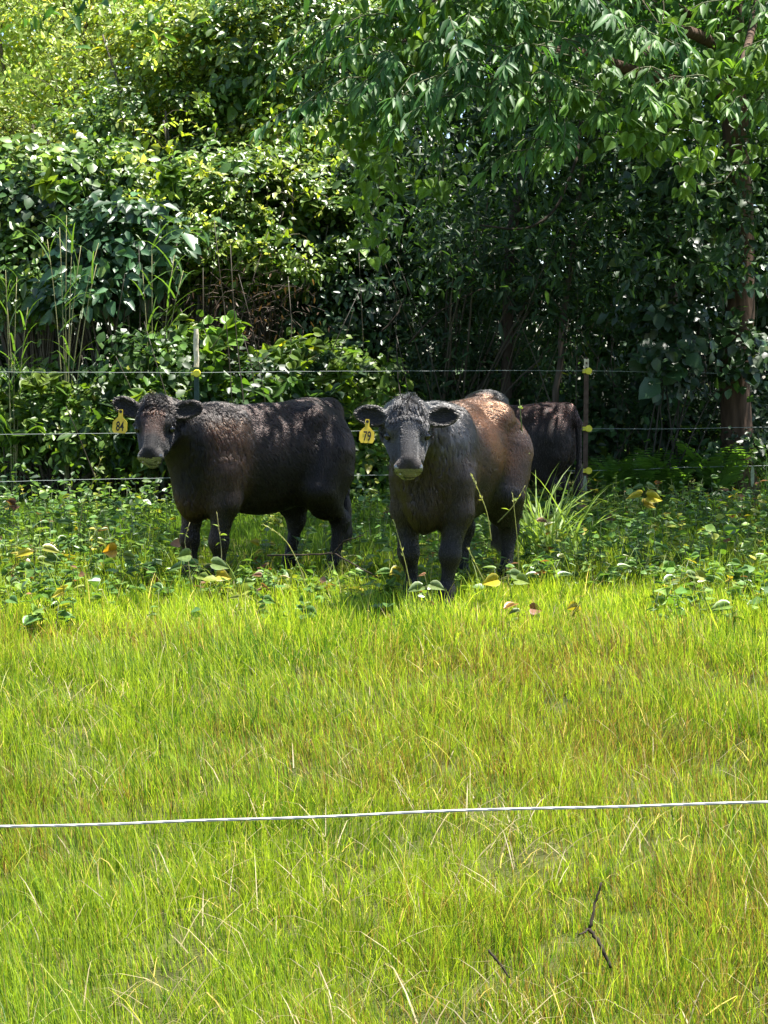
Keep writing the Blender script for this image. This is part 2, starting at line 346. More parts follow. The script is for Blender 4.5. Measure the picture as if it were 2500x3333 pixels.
class Cow:
    def __init__(s, loc, head_xy, poll, nose, feet=None, ears=None, scale=1.0, hump=0):
        s.hump = hump
        s.loc = np.array([loc[0], loc[1], 0.0]); hx, hy = nrm(np.array(head_xy, float)); s.h = np.array((hx, hy, 0)); s.l = np.array((-hy, hx, 0))
        s.R = np.stack([s.h, s.l, np.array((0, 0, 1.0))], 1)      # local -> world
        s.sc = scale
        s.poll = (np.asarray(poll) - s.loc) @ s.R / scale; s.u = nrm(np.asarray(nose, float) @ s.R)
        s.v = nrm(np.cross((0, 0, 1.0), s.u)); s.w = np.cross(s.u, s.v)
        s.HR = np.stack([s.u, s.v, s.w], 1)
        s.feet = feet or {}; s.ears = ears
    def H(s, x, y, z): return s.poll + s.HR @ np.array((x * .93, y * .93, z))
    def world(s, p): return s.loc + s.sc * (np.asarray(p) @ s.R.T)
    def parts(s, p):
        E = lambda c, r, R=None: sdE(p, c, r, R); C = lambda a, b, ra, rb: sdC(p, a, b, ra, rb)
        T = union([E((-.08, 0, .86), (.60, .238, .375)), E((.33, 0, .90), (.30, .198, .35)), E((-.50, 0, .985), (.29, .248, .295)),
                   C((-.66, 0, 1.19), (.36, 0, 1.13), .085, .085), E((.52, 0, .71), (.16, .115, .24)),
                   E((-.40, .17, 1.16), (.11, .09, .09)), E((-.40, -.17, 1.16), (.11, .09, .09)),
                   E((.31, .13, .93), (.15, .085, .28)), E((.31, -.13, .93), (.15, .085, .28)),
                   E((-.60, .13, .86), (.19, .14, .30)), E((-.60, -.13, .86), (.19, .14, .30)), E((-.74, 0, 1.18), (.075, .075, .10)), E((-.12, .15, .93), (.30, .08, .17)), E((-.12, -.15, .93), (.30, .08, .17))], .10)
        if s.hump: T = smin(T, E((-.64, 0, 1.25), (.17, .13, .085)), .07)
        nb = s.H(-.01, 0, -.10); ng = s.H(.02, 0, -.14)
        Nk = union([C((.40, 0, 1.00), nb, .200, .118), C((.48, 0, .86), ng, .150, .08)], .12)
        legs = []
        for sy in (1, -1):
            fx, fy = s.feet.get(('f', sy), (0.43, .145 * sy)); bx, by = s.feet.get(('b', sy), (-.55, .15 * sy))
            mx = (fx + .43) / 2
            legs.append(union([C((.41, .145 * sy, .80), (.40, .16 * sy, .60), .12, .105), C((.40, .165 * sy, .60), (mx + .01, (fy + .165 * sy) / 2, .34), .092, .054),
                               E((mx + .015, (fy + .165 * sy) / 2, .335), (.056, .055, .07)),
                               C((mx, (fy + .165 * sy) / 2, .32), (fx - .01, fy, .12), .048, .038), E((fx, fy, .105), (.049, .046, .05)), C((fx, fy, .09), (fx + .03, fy, .035), .042, .054)], .05))
            legs.append(union([C((-.54, .15 * sy, .92), (-.42, .19 * sy, .66), .20, .145), C((-.58, .15 * sy, .76), (-.52, .165 * sy, .55), .16, .12),
                               C((-.44, .185 * sy, .64), (bx - .07, by, .42), .125, .06),
                               E((bx - .085, by, .415), (.064, .046, .08)), C((bx - .075, by, .40), (bx - .02, by, .13), .050, .039), E((bx - .01, by, .11), (.048, .046, .05)),
                               C((bx - .01, by, .09), (bx + .02, by, .035), .042, .054)], .05))
        tail = union([C((-.78, 0, 1.20), (-.845, .0, 1.08), .045, .038), C((-.845, 0, 1.08), (-.86, .01, .62), .034, .025), C((-.86, .01, .62), (-.85, .02, .33), .035, .045)], .03)
        q = (p - s.poll) @ s.HR / np.array((.93, .93, 1))
        e = lambda c, r, R=None: sdE(q, c, r, R); c_ = lambda a, b, ra, rb: sdC(q, a, b, ra, rb)
        hd = union([e((.07, 0, -.075), (.15, .128, .135)), e((.115, .085, -.04), (.065, .045, .05)), e((.115, -.085, -.04), (.065, .045, .05)),
                    c_((.10, 0, -.095), (.335, 0, -.09), .112, .072), c_((.10, .018, -.004), (.36, .016, -.022), .045, .034), c_((.10, -.018, -.004), (.36, -.016, -.022), .045, .034),
                    c_((.08, .078, -.145), (.28, .05, -.12), .080, .055), c_((.08, -.078, -.145), (.28, -.05, -.12), .080, .055),
                    e((.388, 0, -.080), (.060, .082, .072)), e((.375, 0, -.150), (.045, .056, .032)),
                    e((-.005, 0, .015), (.075, .075, .055)), e((.402, .052, -.058), (.032, .036, .036)), e((.402, -.052, -.058), (.032, .036, .036))], .035)
        for sy in (1, -1):
            hd = np.maximum(hd, -e((.436, .056 * sy, -.070), (.024, .019, .015)))
            hd = -smin(-hd, e((.15, .128 * sy, -.062), (.028, .02, .022)), .02)      # eye socket
        hd = -smin(-hd, e((.43, 0, -.120), (.028, .06, .006)), .012)                 # mouth
        ears = []
        for k, sy in enumerate((1, -1)):
            b = s.H(.035, .105 * sy, -.045)
            d = s.ears[k][0] if s.ears else None
            a = nrm((np.asarray(d, float) @ s.R)) if d is not None else nrm(s.v * sy + .2 * s.w)
            nn = nrm((np.asarray(s.ears[k][1], float) @ s.R)) if s.ears else s.u
            yv = nrm(np.cross(nn, a)); zv = np.cross(a, yv); R = np.stack([a, yv, zv], 1)
            body = union([sdE(p, b + a * .105, (.108, .064, .034), R), sdC(p, b - a * .02, b + a * .05, .038, .034)], .03)
            cup = sdE(p, b + a * .112 + zv * .030, (.088, .049, .034), R)
            ears.append(-smin(-body, cup, .012))
        return T, Nk, legs, tail, hd, ears
    def field(s, p):
        T, Nk, legs, tail, hd, ears = s.parts(p)
        d = smin(T, Nk, .13)
        for L in legs: d = smin(d, L, .085)
        d = smin(d, tail, .03); d = smin(d, hd, .05)
        for e in ears: d = smin(d, e, .025)
        return np.maximum(d, .004 - p[..., 2])
    def mesh(s, h=.0115):
        lo = np.array((-1.0, -.45, -.03)); hi = np.array((1.25, .45, 1.45))
        for q in (s.poll, s.H(.45, 0, 0)): lo = np.minimum(lo, q - .30); hi = np.maximum(hi, q + .30)
        lo[2] = -.03
        n = np.ceil((hi - lo) / h).astype(int)
        f = np.empty(n, np.float32)
        ys, zs = [lo[k] + h * np.arange(n[k]) for k in (1, 2)]
        for i0 in range(0, n[0], 16):
            xs = lo[0] + h * np.arange(i0, min(i0 + 16, n[0]))
            g = np.stack(np.meshgrid(xs, ys, zs, indexing='ij'), -1)
            f[i0:i0 + 16] = s.field(g)
        return surface_nets(f, lo, h)

def hairmat(name):
    m, t, out = newmat(name); at = t.nodes.new('ShaderNodeAttribute'); at.attribute_name = 'col'
    b = t.nodes.new('ShaderNodeBsdfHairPrincipled'); b.model = 'CHIANG'; b.parametrization = 'COLOR'
    b.inputs['Roughness'].default_value = 0.22; b.inputs['Radial Roughness'].default_value = 0.6; b.inputs['Coat'].default_value = 0.0
    b.inputs['Random Roughness'].default_value = 0.2; b.inputs['IOR'].default_value = 1.45
    t.links.new(at.outputs['Color'], b.inputs['Color']); t.links.new(b.outputs[0], out.inputs[0]); return m
M_hair = hairmat('cattle_hair')
M_hide = simplemat('hide', None, 0.7, 0.3, 40, 0.3, 0.0, True)
M_muzzle = simplemat('wet_muzzle', (0.03, 0.03, 0.031), 0.24, 0.9, 90, 0.3, 0.12)
M_muzzle.node_tree.nodes['Principled BSDF'].inputs['IOR'].default_value = 1.9
M_hoof = simplemat('hoof_horn', (0.03, 0.026, 0.022), 0.5, 0.4, 50, 0.3)
M_eye = simplemat('eye', (0.006, 0.005, 0.005), 0.08, 0.6, 20, 0.1)

def build_cow(cow, label, colour_fn, nhair, seed, number=None, tag_pix=None, tagY=None, group=None):
    r = np.random.default_rng(seed)
    V, Q = cow.mesh()
    root = thing('cow', label, 'cow', cow.loc)
    W = V @ cow.R.T * cow.sc                                     # relative to root
    me = bpy.data.meshes.new('body'); me.from_pydata(W.tolist(), [], Q.tolist())
    me.polygons.foreach_set('use_smooth', np.ones(len(Q), bool))
    for m in (M_hide, M_muzzle, M_hoof): me.materials.append(m)
    fc = V[Q].mean(1); q = (fc - cow.poll) @ cow.HR / np.array((.93, .93, 1))
    mz = (q[:, 0] > .385) & (q[:, 0] < .5) & (abs(q[:, 1]) < .1) & (q[:, 2] < -.028) & (q[:, 2] > -.125) | ((q[:, 0] > .40) & (q[:, 0] < .5) & (abs(q[:, 1]) < .1) & (q[:, 2] > -.19) & (q[:, 2] < -.03))
    hf = fc[:, 2] < .05
    me.polygons.foreach_set('material_index', np.where(mz, 1, np.where(hf, 2, 0)).astype(np.int32))
    at = me.attributes.new('col', 'FLOAT_COLOR', 'POINT')
    ch = colour_fn(cow, V) * .6
    at.data.foreach_set('color', np.concatenate([ch, np.ones((len(V), 1))], 1).astype(np.float32).ravel())
    me.update(); body = bpy.data.objects.new('body', me); COL.objects.link(body); body.parent = root
    # ---- coat
    A = V[Q[:, 0]]; Bv = V[Q[:, 1]]; Cv = V[Q[:, 2]]; D = V[Q[:, 3]]
    nq = np.cross(Cv - A, D - Bv); ar = np.linalg.norm(nq, axis=1)
    ey = (abs(q[:, 0] - .15) < .03) & (abs(q[:, 1]) > .07) & (abs(q[:, 2] + .062) < .028) & (abs(q[:, 1]) < .16)
    wgt = ar * np.where(mz | hf | ey, 0, 1) * np.where(fc[:, 2] < .15, .6, 1) * np.where((q[:, 0] > .08) & (abs(q[:, 1]) < .2) & (abs(q[:, 2]) < .25), 3.6, 1.0)
    fi = r.choice(len(Q), nhair, p=wgt / wgt.sum()); a = r.random((nhair, 1)); b = r.random((nhair, 1))
    root_p = A[fi] * (1 - a) * (1 - b) + Bv[fi] * a * (1 - b) + Cv[fi] * a * b + D[fi] * (1 - a) * b
    eps = .006; n = np.stack([cow.field(root_p + np.eye(3)[k] * eps) - cow.field(root_p - np.eye(3)[k] * eps) for k in range(3)], -1); n = nrm(n)
    T, Nk, legs, tail, hd, ears = cow.parts(root_p)
    lg = np.min(np.stack(legs), 0); er = np.min(np.stack(ears), 0)
    reg = np.argmin(np.stack([T, Nk, lg, tail, hd, er]), 0)
    comb = np.zeros((nhair, 3)); x, y, z = root_p.T
    comb[:] = (-.55, 0, -.75)
    comb[reg == 1] = (-.15, 0, -1.0); comb[reg == 2] = (-.1, 0, -1); comb[reg == 3] = (-.1, 0, -1)
    qh = (root_p - cow.poll) @ cow.HR / np.array((.93, .93, 1))
    comb[reg == 4] = cow.u; 
    ea = np.where(qh[:, 1:2] > 0, cow.v, -cow.v); comb[reg == 5] = ea[reg == 5]
    front = (reg == 0) & (x > .2); comb[front] = (-.25, 0, -.95)
    ln = np.full(nhair, .030); ln[reg == 1] = .058; ln[front] = .045; ln[reg == 2] = np.interp(z[reg == 2], [.1, .35, .6], [.008, .012, .026])
    ln[reg == 3] = np.where(z[reg == 3] < .6, .09, .03); ln[reg == 4] = np.interp(qh[reg == 4, 0], [-.05, .03, .10, .16, .24, .4], [.065, .045, .020, .010, .006, .004]); ln[reg == 5] = .022
    ln *= np.exp(r.normal(0, .2, nhair))
    # curls: direction turned by a noise field (in patches)
    curl = np.where((reg == 4) & (qh[:, 0] < .2), .8, np.where((reg == 1) | front, .22, .17))
    curl = np.where(reg == 2, .08, curl)
    fr = 26
    no = np.stack([np.sin(fr * (x * 1.1 + z * .7) + 3 * np.sin(11 * z + 9 * y)), np.sin(fr * (y + x * .6) + 2.5 * np.sin(13 * x)), np.sin(fr * (z - y * .5) + 3 * np.sin(12 * x + 8 * z))], -1)
    comb = nrm(comb) + curl[:, None] * no * .55 + r.normal(0, .12, (nhair, 3))
    tdir = nrm(comb - n * (comb * n).sum(-1, keepdims=True))
    lift = np.where((reg == 4) & (qh[:, 0] < .10), .5, np.where((reg == 1) | (front & (z > .75)), .40, np.where(reg == 0, .26, .14)))[:, None]
    L = ln[:, None]
    p0 = root_p - n * .002; p1 = root_p + (tdir * .38 + n * lift * .45) * L; p2 = root_p + (tdir * .72 + n * lift * .55) * L + no * curl[:, None] * .15 * L; p3 = root_p + (tdir * 1.0 + n * lift * .42) * L
    # clumping into locks
    nc = nhair // 18; ci = r.choice(nhair, nc, replace=False); kd = kdtree.KDTree(nc)
    for k, i in enumerate(ci): kd.insert(root_p[i], k)
    kd.balance(); own = np.array([ci[kd.find(pp)[1]] for pp in root_p])
    cl = np.where(reg == 2, .05, np.where(reg == 4, np.where(qh[:, 0] > .12, .08, .55), np.where((reg == 1) | front, .42, .15)))[:, None]
    dd = np.linalg.norm(root_p[own] - root_p, axis=1, keepdims=True); cl = cl * (dd < .06)
    p1 = p1 + (p1[own] - p1) * cl * .35; p2 = p2 + (p2[own] - p2) * cl * .7; p3 = p3 + (p3[own] - p3) * cl
    pts = np.stack([p0, p1, p2, p3], 1) @ cow.R.T * cow.sc
    hc = bpy.data.hair_curves.new('coat'); hc.add_curves([4] * nhair)
    hc.attributes['position'].data.foreach_set('vector', pts.astype(np.float32).ravel())
    ra = hc.attributes.get('radius') or hc.attributes.new('radius', 'FLOAT', 'POINT')
    ra.data.foreach_set('value', np.tile(np.array((.0009, .0009, .0007, .0003), np.float32), nhair))
    ca = hc.attributes.new('col', 'FLOAT_COLOR', 'CURVE')
    hcol = colour_fn(cow, root_p) * np.exp(r.normal(0, .16, (nhair, 1)))
    ca.data.foreach_set('color', np.concatenate([np.clip(hcol, .001, .9), np.ones((nhair, 1))], 1).astype(np.float32).ravel())
    hc.materials.append(M_hair); ho = bpy.data.objects.new('coat', hc); COL.objects.link(ho); ho.parent = root
    # ---- eyes
    for sy in (1, -1):
        eb = Bag(); c = cow.world(cow.H(.155, (.120) * sy, -.060))
        th = np.linspace(0, math.pi, 9); ph = np.arange(12) * math.pi / 6
        Vs = np.stack([np.outer(np.sin(th), np.cos(ph)), np.outer(np.sin(th), np.sin(ph)), np.outer(np.cos(th), np.ones(12))], -1).reshape(-1, 3) * .025 + c
        i = np.arange(8)[:, None] * 12; j = np.arange(12)[None]
        qd = np.stack([i + j, i + 12 + j, i + 12 + (j + 1) % 12, i + (j + 1) % 12], -1).reshape(-1)
        eb.raw(Vs, qd, [4] * 96, (0, 0, 0)); eb.build('eye', M_eye, root)
    # ---- ear tag
    if number:
        top = P(*tag_pix, tagY); sz = tagY / F
        out = [(-5, 8), (5, 8), (7, 4), (7, -16), (24, -34), (25, -60), (19, -70), (-19, -70), (-25, -60), (-24, -34), (-7, -16), (-7, 4)]
        tb = Bag(); V2 = [(x * sz, 0, y * sz) for x, y in out]; V3 = [(x * sz, .004, y * sz) for x, y in out]; m = len(out)
        # front / back polygons split at the neck so each is convex
        hd1 = [0, 1, 2, 3, 10, 11][::-1]; bd = [3, 4, 5, 6, 7, 8, 9, 10][::-1]
        lo = hd1[::-1] + bd[::-1] + [k + m for k in hd1] + [k + m for k in bd]; tt = [6, 8, 6, 8]
        for k in range(m): k2 = (k + 1) % m; lo += [k, k + m, k2 + m, k2]; tt.append(4)
        rot = np.array(Matrix.Rotation(math.radians(8 if number == '79' else -7), 3, 'Z') @ Matrix.Rotation(math.radians(-6), 3, 'X') @ Matrix.Rotation(math.radians(3), 3, 'Y'))
        tb.raw(np.array(V2 + V3) @ rot.T + top, lo, tt, (0, 0, 0)); tg = tb.build('ear_tag', M_yellow, root, False)
        sb = Bag(); th = np.arange(12) * math.pi / 6
        for (yy, rr) in ((-.003, 5.0 * sz),):
            ring = np.stack([np.cos(th) * rr, np.full(12, yy), np.sin(th) * rr], -1); ring2 = ring + (0, .012, 0)
            Vb = np.concatenate([ring, ring2]); lo = list(range(12))[::-1] + list(range(12, 24)); tt = [12, 12]
            for k in range(12): k2 = (k + 1) % 12; lo += [k, k2, 12 + k2, 12 + k]; tt.append(4)
            sb.raw(Vb @ rot.T + top, lo, tt, (0, 0, 0))
        st = sb.build('tag_stud', M_ink, root, False)
        cu = bpy.data.curves.new('tag_number', 'FONT'); cu.body = number; cu.align_x = 'CENTER'; cu.size = 34 * sz * 1.25; cu.extrude = .0004; cu.offset = .0012
        tmp = bpy.data.objects.new('tag_number', cu); COL.objects.link(tmp); bpy.context.view_layer.update()
        mt = bpy.data.meshes.new_from_object(tmp.evaluated_get(bpy.context.evaluated_depsgraph_get())); bpy.data.objects.remove(tmp); bpy.data.curves.remove(cu)
        co = np.empty(len(mt.vertices) * 3); mt.vertices.foreach_get('co', co); co = co.reshape(-1, 3)
        co = np.stack([co[:, 0] * .62 + 1.0 * sz, -co[:, 2] - .0015, co[:, 1] * 1.02 - 62 * sz], -1) @ rot.T + top - np.array(root.location)
        mt.vertices.foreach_set('co', co.astype(np.float32).ravel()); mt.materials.clear(); mt.materials.append(M_ink); mt.update()
        tn = bpy.data.objects.new('tag_number', mt); COL.objects.link(tn); tn.parent = tg
        st.parent = tg
    return root

def mixc(c, col, w): return c * (1 - w[:, None]) + np.array(col) * w[:, None]
def sst(x, a, b): t = np.clip((x - a) / (b - a), 0, 1); return t * t * (3 - 2 * t)
def col84(cow, p):
    x, y, z = p.T; c = np.broadcast_to(np.array((.006, .0048, .0045)), p.shape).copy()
    nz = noise2(x + y, z, 9, 1) * .5
    c = mixc(c, (.030, .016, .0095), sst(x + .10 * nz, .12, .3) * sst(z, .5, .8) * (1 - sst(x, .5, .62)) * .9 * (1 - sst(z, 1.12, 1.2)))
    c = mixc(c, (.014, .008, .007), .6 * sst(z + .15 * nz, .75, 1.1) * (x < .2))
    c = mixc(c, (.03, .015, .009), .8 * sst(x, .45, .55) * sst(-z, -.75, -.55))
    q = (p - cow.poll) @ cow.HR; hd = (abs(q[:, 1]) < .2) & (q[:, 0] > -.08) & (q[:, 2] > -.2) & (q[:, 0] < .5)
    c = mixc(c, (.034, .016, .010), hd * sst(q[:, 0], .02, .1) * (1 - sst(q[:, 0], .2, .27)) * (abs(q[:, 1]) < .08) * .9)
    return c
def col79(cow, p):
    x, y, z = p.T; c = np.broadcast_to(np.array((.008, .0073, .007)), p.shape).copy()
    nz = noise2(x * 1.2 + y, z + y, 8, 2) * .6
    c = mixc(c, (.078, .032, .015), sst(-x + .16 * nz, -.34, .06) * sst(z + .24 * nz, .55, 1.05) * (.72 + .4 * np.clip(noise2(x * 2.1 + y, z * 2 - y, 7, 5), -1, .7)))
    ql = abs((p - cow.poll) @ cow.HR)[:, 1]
    c = mixc(c, (.026, .0252, .026), sst(x - .25 * (1.0 - z) + .08 * nz, .30, .56) * sst(z + .1 * nz, .70, 1.05) * np.where((z > 1.05) & (x > .6), 1 - sst(ql, .12, .15), 1))  # greyish head and neck hair, lightened to carry the silver sun sheen
    c = mixc(c, (.012, .011, .011), sst(-x, .46, .56) * sst(z + .04 * nz, 1.20, 1.26))
    c = mixc(c, (.026, .015, .010), .5 * sst(x + .1 * nz, .1, .35) * sst(z, .4, .7) * (1 - sst(z, .9, 1.05)))
    return c
def colfar(cow, p):
    x, y, z = p.T; c = np.broadcast_to(np.array((.010, .006, .0055)), p.shape).copy()
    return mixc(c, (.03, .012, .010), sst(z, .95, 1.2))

c84 = Cow((-.90, 11.47), (-.71, -.70), P(508, 1322, 10.80), (-.05, -.62, -.78),
          feet={('f', 1): (.44, .14), ('f', -1): (.47, -.13), ('b', 1): (-.62, .14), ('b', -1): (-.45, -.15)},
          ears=(((.82, .12, .22), (.15, -1, .1)), ((-.86, .1, .42), (-.1, -1, .1))), scale=.985)
build_cow(c84, 'black cow with yellow ear tag 84, body turned sideways and head to the camera', col84, 110000, 1, '84', (393, 1340), 10.66)
c79 = Cow((.45, 10.65), (-.38, -.925), P(1325, 1335, 9.75), (.02, -.60, -.80),
          feet={('f', 1): (.47, .12), ('f', -1): (.40, -.13), ('b', 1): (-.55, .17), ('b', -1): (-.50, -.13)},
          ears=(((.88, .12, .12), (.1, -1, .1)), ((-.9, .1, .16), (-.1, -1, .1))), hump=1)
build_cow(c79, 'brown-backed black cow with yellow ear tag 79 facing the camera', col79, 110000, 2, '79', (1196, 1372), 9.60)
pl = np.array((1.14, 16.2, 0)); hv = nrm(np.array((-.93, .37, 0)))
c3 = Cow((1.14, 16.2), (-.93, .37), pl + hv * .90 + np.array((0, 0, .62)), hv * .5 + np.array((0, 0, -.86)), scale=.92)
build_cow(c3, 'dark cow without ear tag by the fence post, half hidden behind the brown-backed cow', colfar, 30000, 3)

# ------------------------------------------------------------------ fence
FA = np.array((X_at(0, 16.6), 16.6)); FB = np.array((X_at(2500, 19.1), 19.1))
def fence_y(x): return FA[1] + (x - FA[0]) * (FB[1] - FA[1]) / (FB[0] - FA[0])
def fence_pt(px, py):
    """point of the fence plane seen at px, py"""
    Y = 17.5
    for _ in range(30): Y = fence_y(X_at(px, Y))
    return P(px, py, Y)
def insulator(root, p):
    b = Bag(); th = np.arange(14) * 2 * math.pi / 14
    for y0, r0, y1, r1 in ((-.055, .034, -.040, .040), (-.040, .040, -.028, .022), (-.028, .022, .012, .022)):
        a0 = np.stack([np.cos(th) * r0, np.full(14, y0), np.sin(th) * r0], -1); a1 = np.stack([np.cos(th) * r1, np.full(14, y1), np.sin(th) * r1], -1)
        lo = []; tt = []
        for k in range(14): k2 = (k + 1) % 14; lo += [k, k2, 14 + k2, 14 + k]; tt.append(4)
        lo += list(range(14))[::-1]; tt.append(14)
        b.raw(np.concatenate([a0, a1]) + p, lo, tt, (0, 0, 0))
    # side clip that hooks round the post
    c = np.array([(sx, sy, sz) for sx in (-.062, -.018) for sy in (-.045, .02) for sz in (-.021, .021)]) + p
    b.raw(c, [0, 1, 3, 2, 4, 6, 7, 5, 0, 4, 5, 1, 2, 3, 7, 6, 0, 2, 6, 4, 1, 5, 7, 3], [4] * 6, (0, 0, 0))
    b.build('insulator', M_ins, root, False)
def tee_post(px, top_py, label, mat, ins, sleeve=None):
    top = fence_pt(px, top_py); root = thing('fence_post', label, 'fence post', (top[0], top[1] + .03, 0), 'posts of the back fence')
    zt = top[2]; x, y = top[0], top[1] + .03
    if sleeve: zt = fence_pt(px, sleeve)[2]
    b = Bag()
    def box(x0, x1, y0, y1, z0, z1, bag):
        c = np.array([(a, bb, c_) for a in (x0, x1) for bb in (y0, y1) for c_ in (z0, z1)])
        bag.raw(c, [0, 1, 3, 2, 4, 6, 7, 5, 0, 4, 5, 1, 2, 3, 7, 6, 0, 2, 6, 4, 1, 5, 7, 3], [4] * 6, (0, 0, 0))
    box(x - .026, x + .026, y - .006, y + .006, -.05, zt, b); box(x - .005, x + .005, y + .0061, y + .045, -.05, zt - .003, b)
    for k in range(int(zt / .055)): box(x - .009, x + .009, y - .013, y - .0061, .1 + k * .055, .125 + k * .055, b)
    b.build('post', mat, root, False)
    if sleeve:
        s = Bag(); n = 8; zz = np.linspace(zt - .06, top[2], n); pts = np.stack([x + rng.normal(0, .002, n), np.full(n, y), zz], -1)
        s.tube(pts, np.array([.027] * (n - 1) + [.022]), 8, (0, 0, 0), .06); s.build('wooden_top', M_wood, root, False)
    else:
        s = Bag(); box(x - .0265, x + .0265, y - .0075, y + .0075, zt - .13, zt + .002, s); s.build('pale_tip', M_wood, root, False)
    for py in ins: p = fence_pt(px + 5, py); insulator(root, np.array((p[0], y - .015, p[2])))
    return root
tee_post(637, 1070, 'green steel fence post with pale wooden top and one visible yellow insulator', M_green, (1215, 1408, 1556), 1176)
tee_post(1910, 1168, 'rusty brown fence post with three yellow insulators beside the half-hidden cow', M_rust, (1208, 1395, 1532))
tops = [(-700, 1212), (0, 1211), (300, 1212), (637, 1213), (950, 1209), (1300, 1208), (1650, 1206), (1910, 1207), (2200, 1212), (2500, 1218), (3300, 1224)]
mids = [(-700, 1425), (0, 1414), (300, 1411), (637, 1407), (1250, 1402), (1600, 1399), (1910, 1395), (2150, 1396), (2500, 1390), (3300, 1384)]
lows = [(-700, 1582), (0, 1568), (300, 1560), (637, 1554), (1250, 1546), (1600, 1540), (1910, 1531), (2050, 1529), (2200, 1522), (2500, 1515), (3300, 1505)]
def wire(name, pts, rad, label, mat, group=None):
    pts = np.asarray(pts, float); out = [pts[0]]
    for a, b in zip(pts[:-1], pts[1:]):
        m = 10
        for k in range(1, m + 1): out.append(a + (b - a) * k / m + (0, 0, rng.normal(0, .0012) if k < m else 0))
    b = Bag(); b.tube(np.array(out), rad, 6, (0, 0, 0)); return tag(b.build(name, mat), label, 'fence wire', group)
for pl_, lb in ((tops, 'thin pale fence wire running highest, at the top of the posts'), (mids, 'thin pale fence wire at mid height behind the cows, under the top wire'), (lows, 'thin pale fence wire running lowest, just above the grass behind the cows')):
    wire('fence_wire', [fence_pt(*q) - np.array((0, .02, 0)) for q in pl_], .0025, lb, M_wire, 'wires of the back fence')
# near braided cord, with its two-strand twist
def near_cord():
    xs = np.linspace(-1500, 4000, 420); ys = np.interp(xs, [-1500, 0, 400, 900, 1300, 1800, 2500, 4000], [2740, 2690, 2681, 2664, 2646, 2630, 2612, 2590]) + 1.6 * np.sin(xs / 140)
    c = np.array([P(a, b_, 1.62) for a, b_ in zip(xs, ys)]); b = Bag()
    for ph in (0, 2.09, 4.19):
        t = np.linspace(0, 2 * math.pi * 26, len(c)) + ph
        b.tube(c + .0005 * np.stack([np.zeros(len(c)), np.cos(t), np.sin(t)], -1), .0010, 6, (0, 0, 0))
    tag(b.build('fence_wire', M_white), 'white braided fence cord crossing the grass close to the camera', 'fence wire')
near_cord()
for px, py, ln_, lb in ((1903, 1548, 62, 'pale strip hanging under the lowest insulator of the rusty post'), (2447, 1516, 70, 'pale strip hanging from the lowest wire at the right, above the ferns')):
    p = fence_pt(px, py) - np.array((0, .045, 0)); b = Bag(); s = p[1] / F
    out = [(-2.5, 0), (2.5, 0), (6, -18), (6, -ln_ * .75), (1, -ln_), (-4, -ln_ * .9), (-6, -20)]
    m = len(out); V2 = [(x * s, 0, z * s) for x, z in out] + [(x * s, .003, z * s) for x, z in out]; lo = list(range(m)) + list(range(m, 2 * m))[::-1]; tt = [m, m]
    for k in range(m): k2 = (k + 1) % m; lo += [k, k + m, k2 + m, k2]; tt.append(4)
    b.raw(np.array(V2) + p, lo, tt, (.5, .55, .42)); tag(b.build('hanging_strip', simplemat('pale_strip', (.30, .34, .22), .6, .3, 30, .2), None, False), lb, 'strip')

# ------------------------------------------------------------------ fallen sticks
def stick(name, paths, label, cat='stick'):
    b = Bag()
    for pts, r0, r1 in paths:
        pts = np.array(pts); n = 14; t = np.linspace(0, len(pts) - 1, n)
        pp = np.stack([np.interp(t, np.arange(len(pts)), pts[:, k]) for k in range(3)], -1); pp[1:-1] += rng.normal(0, r0 * .35, (n - 2, 3))
        b.tube(pp, np.linspace(r0, r1, n), 7, (.035, .027, .02), .08)
    return tag(b.build(name, M_bark), label, cat)
Yk = 3.74
stick('stick', [([P(1988, 3150, Yk - .03), P(1955, 3075, Yk), P(1918, 3022, Yk + .02)], .0038, .005), ([P(1918, 3022, Yk + .02), P(1935, 2945, Yk + .05), P(1957, 2872, Yk + .06)], .0038, .0026),
                ([P(1921, 3024, Yk + .02), P(1885, 3042, Yk - .02)], .003, .0018)], 'dark forked stick standing up out of the grass')
stick('stick', [([P(1592, 3092, 3.70), P(1625, 3135, 3.68), P(1660, 3182, 3.66)], .0036, .0022)], 'short dark stick lying left of the forked stick')
stick('stick', [([P(725, 2003, 9.7), P(650, 2045, 9.5), P(560, 2085, 9.35), P(490, 2110, 9.3)], .007, .004), ([P(650, 2045, 9.5), P(615, 2090, 9.4)], .004, .002)], 'thin dark branch lying in bright grass in front of the cow tagged 84')
stick('twig', [([P(870, 1808, 10.75), P(1000, 1806, 10.7), P(1085, 1800, 10.65), P(1150, 1835, 10.6), P(1230, 1880, 10.5)], .006, .004), ([P(1085, 1800, 10.65), P(1120, 1760, 10.6), P(1183, 1742, 10.5)], .005, .003), ([P(1100, 1775, 10.62), P(1112, 1735, 10.6)], .003, .002)], 'bare pale twig arching in front of the hind legs of the cow tagged 84')

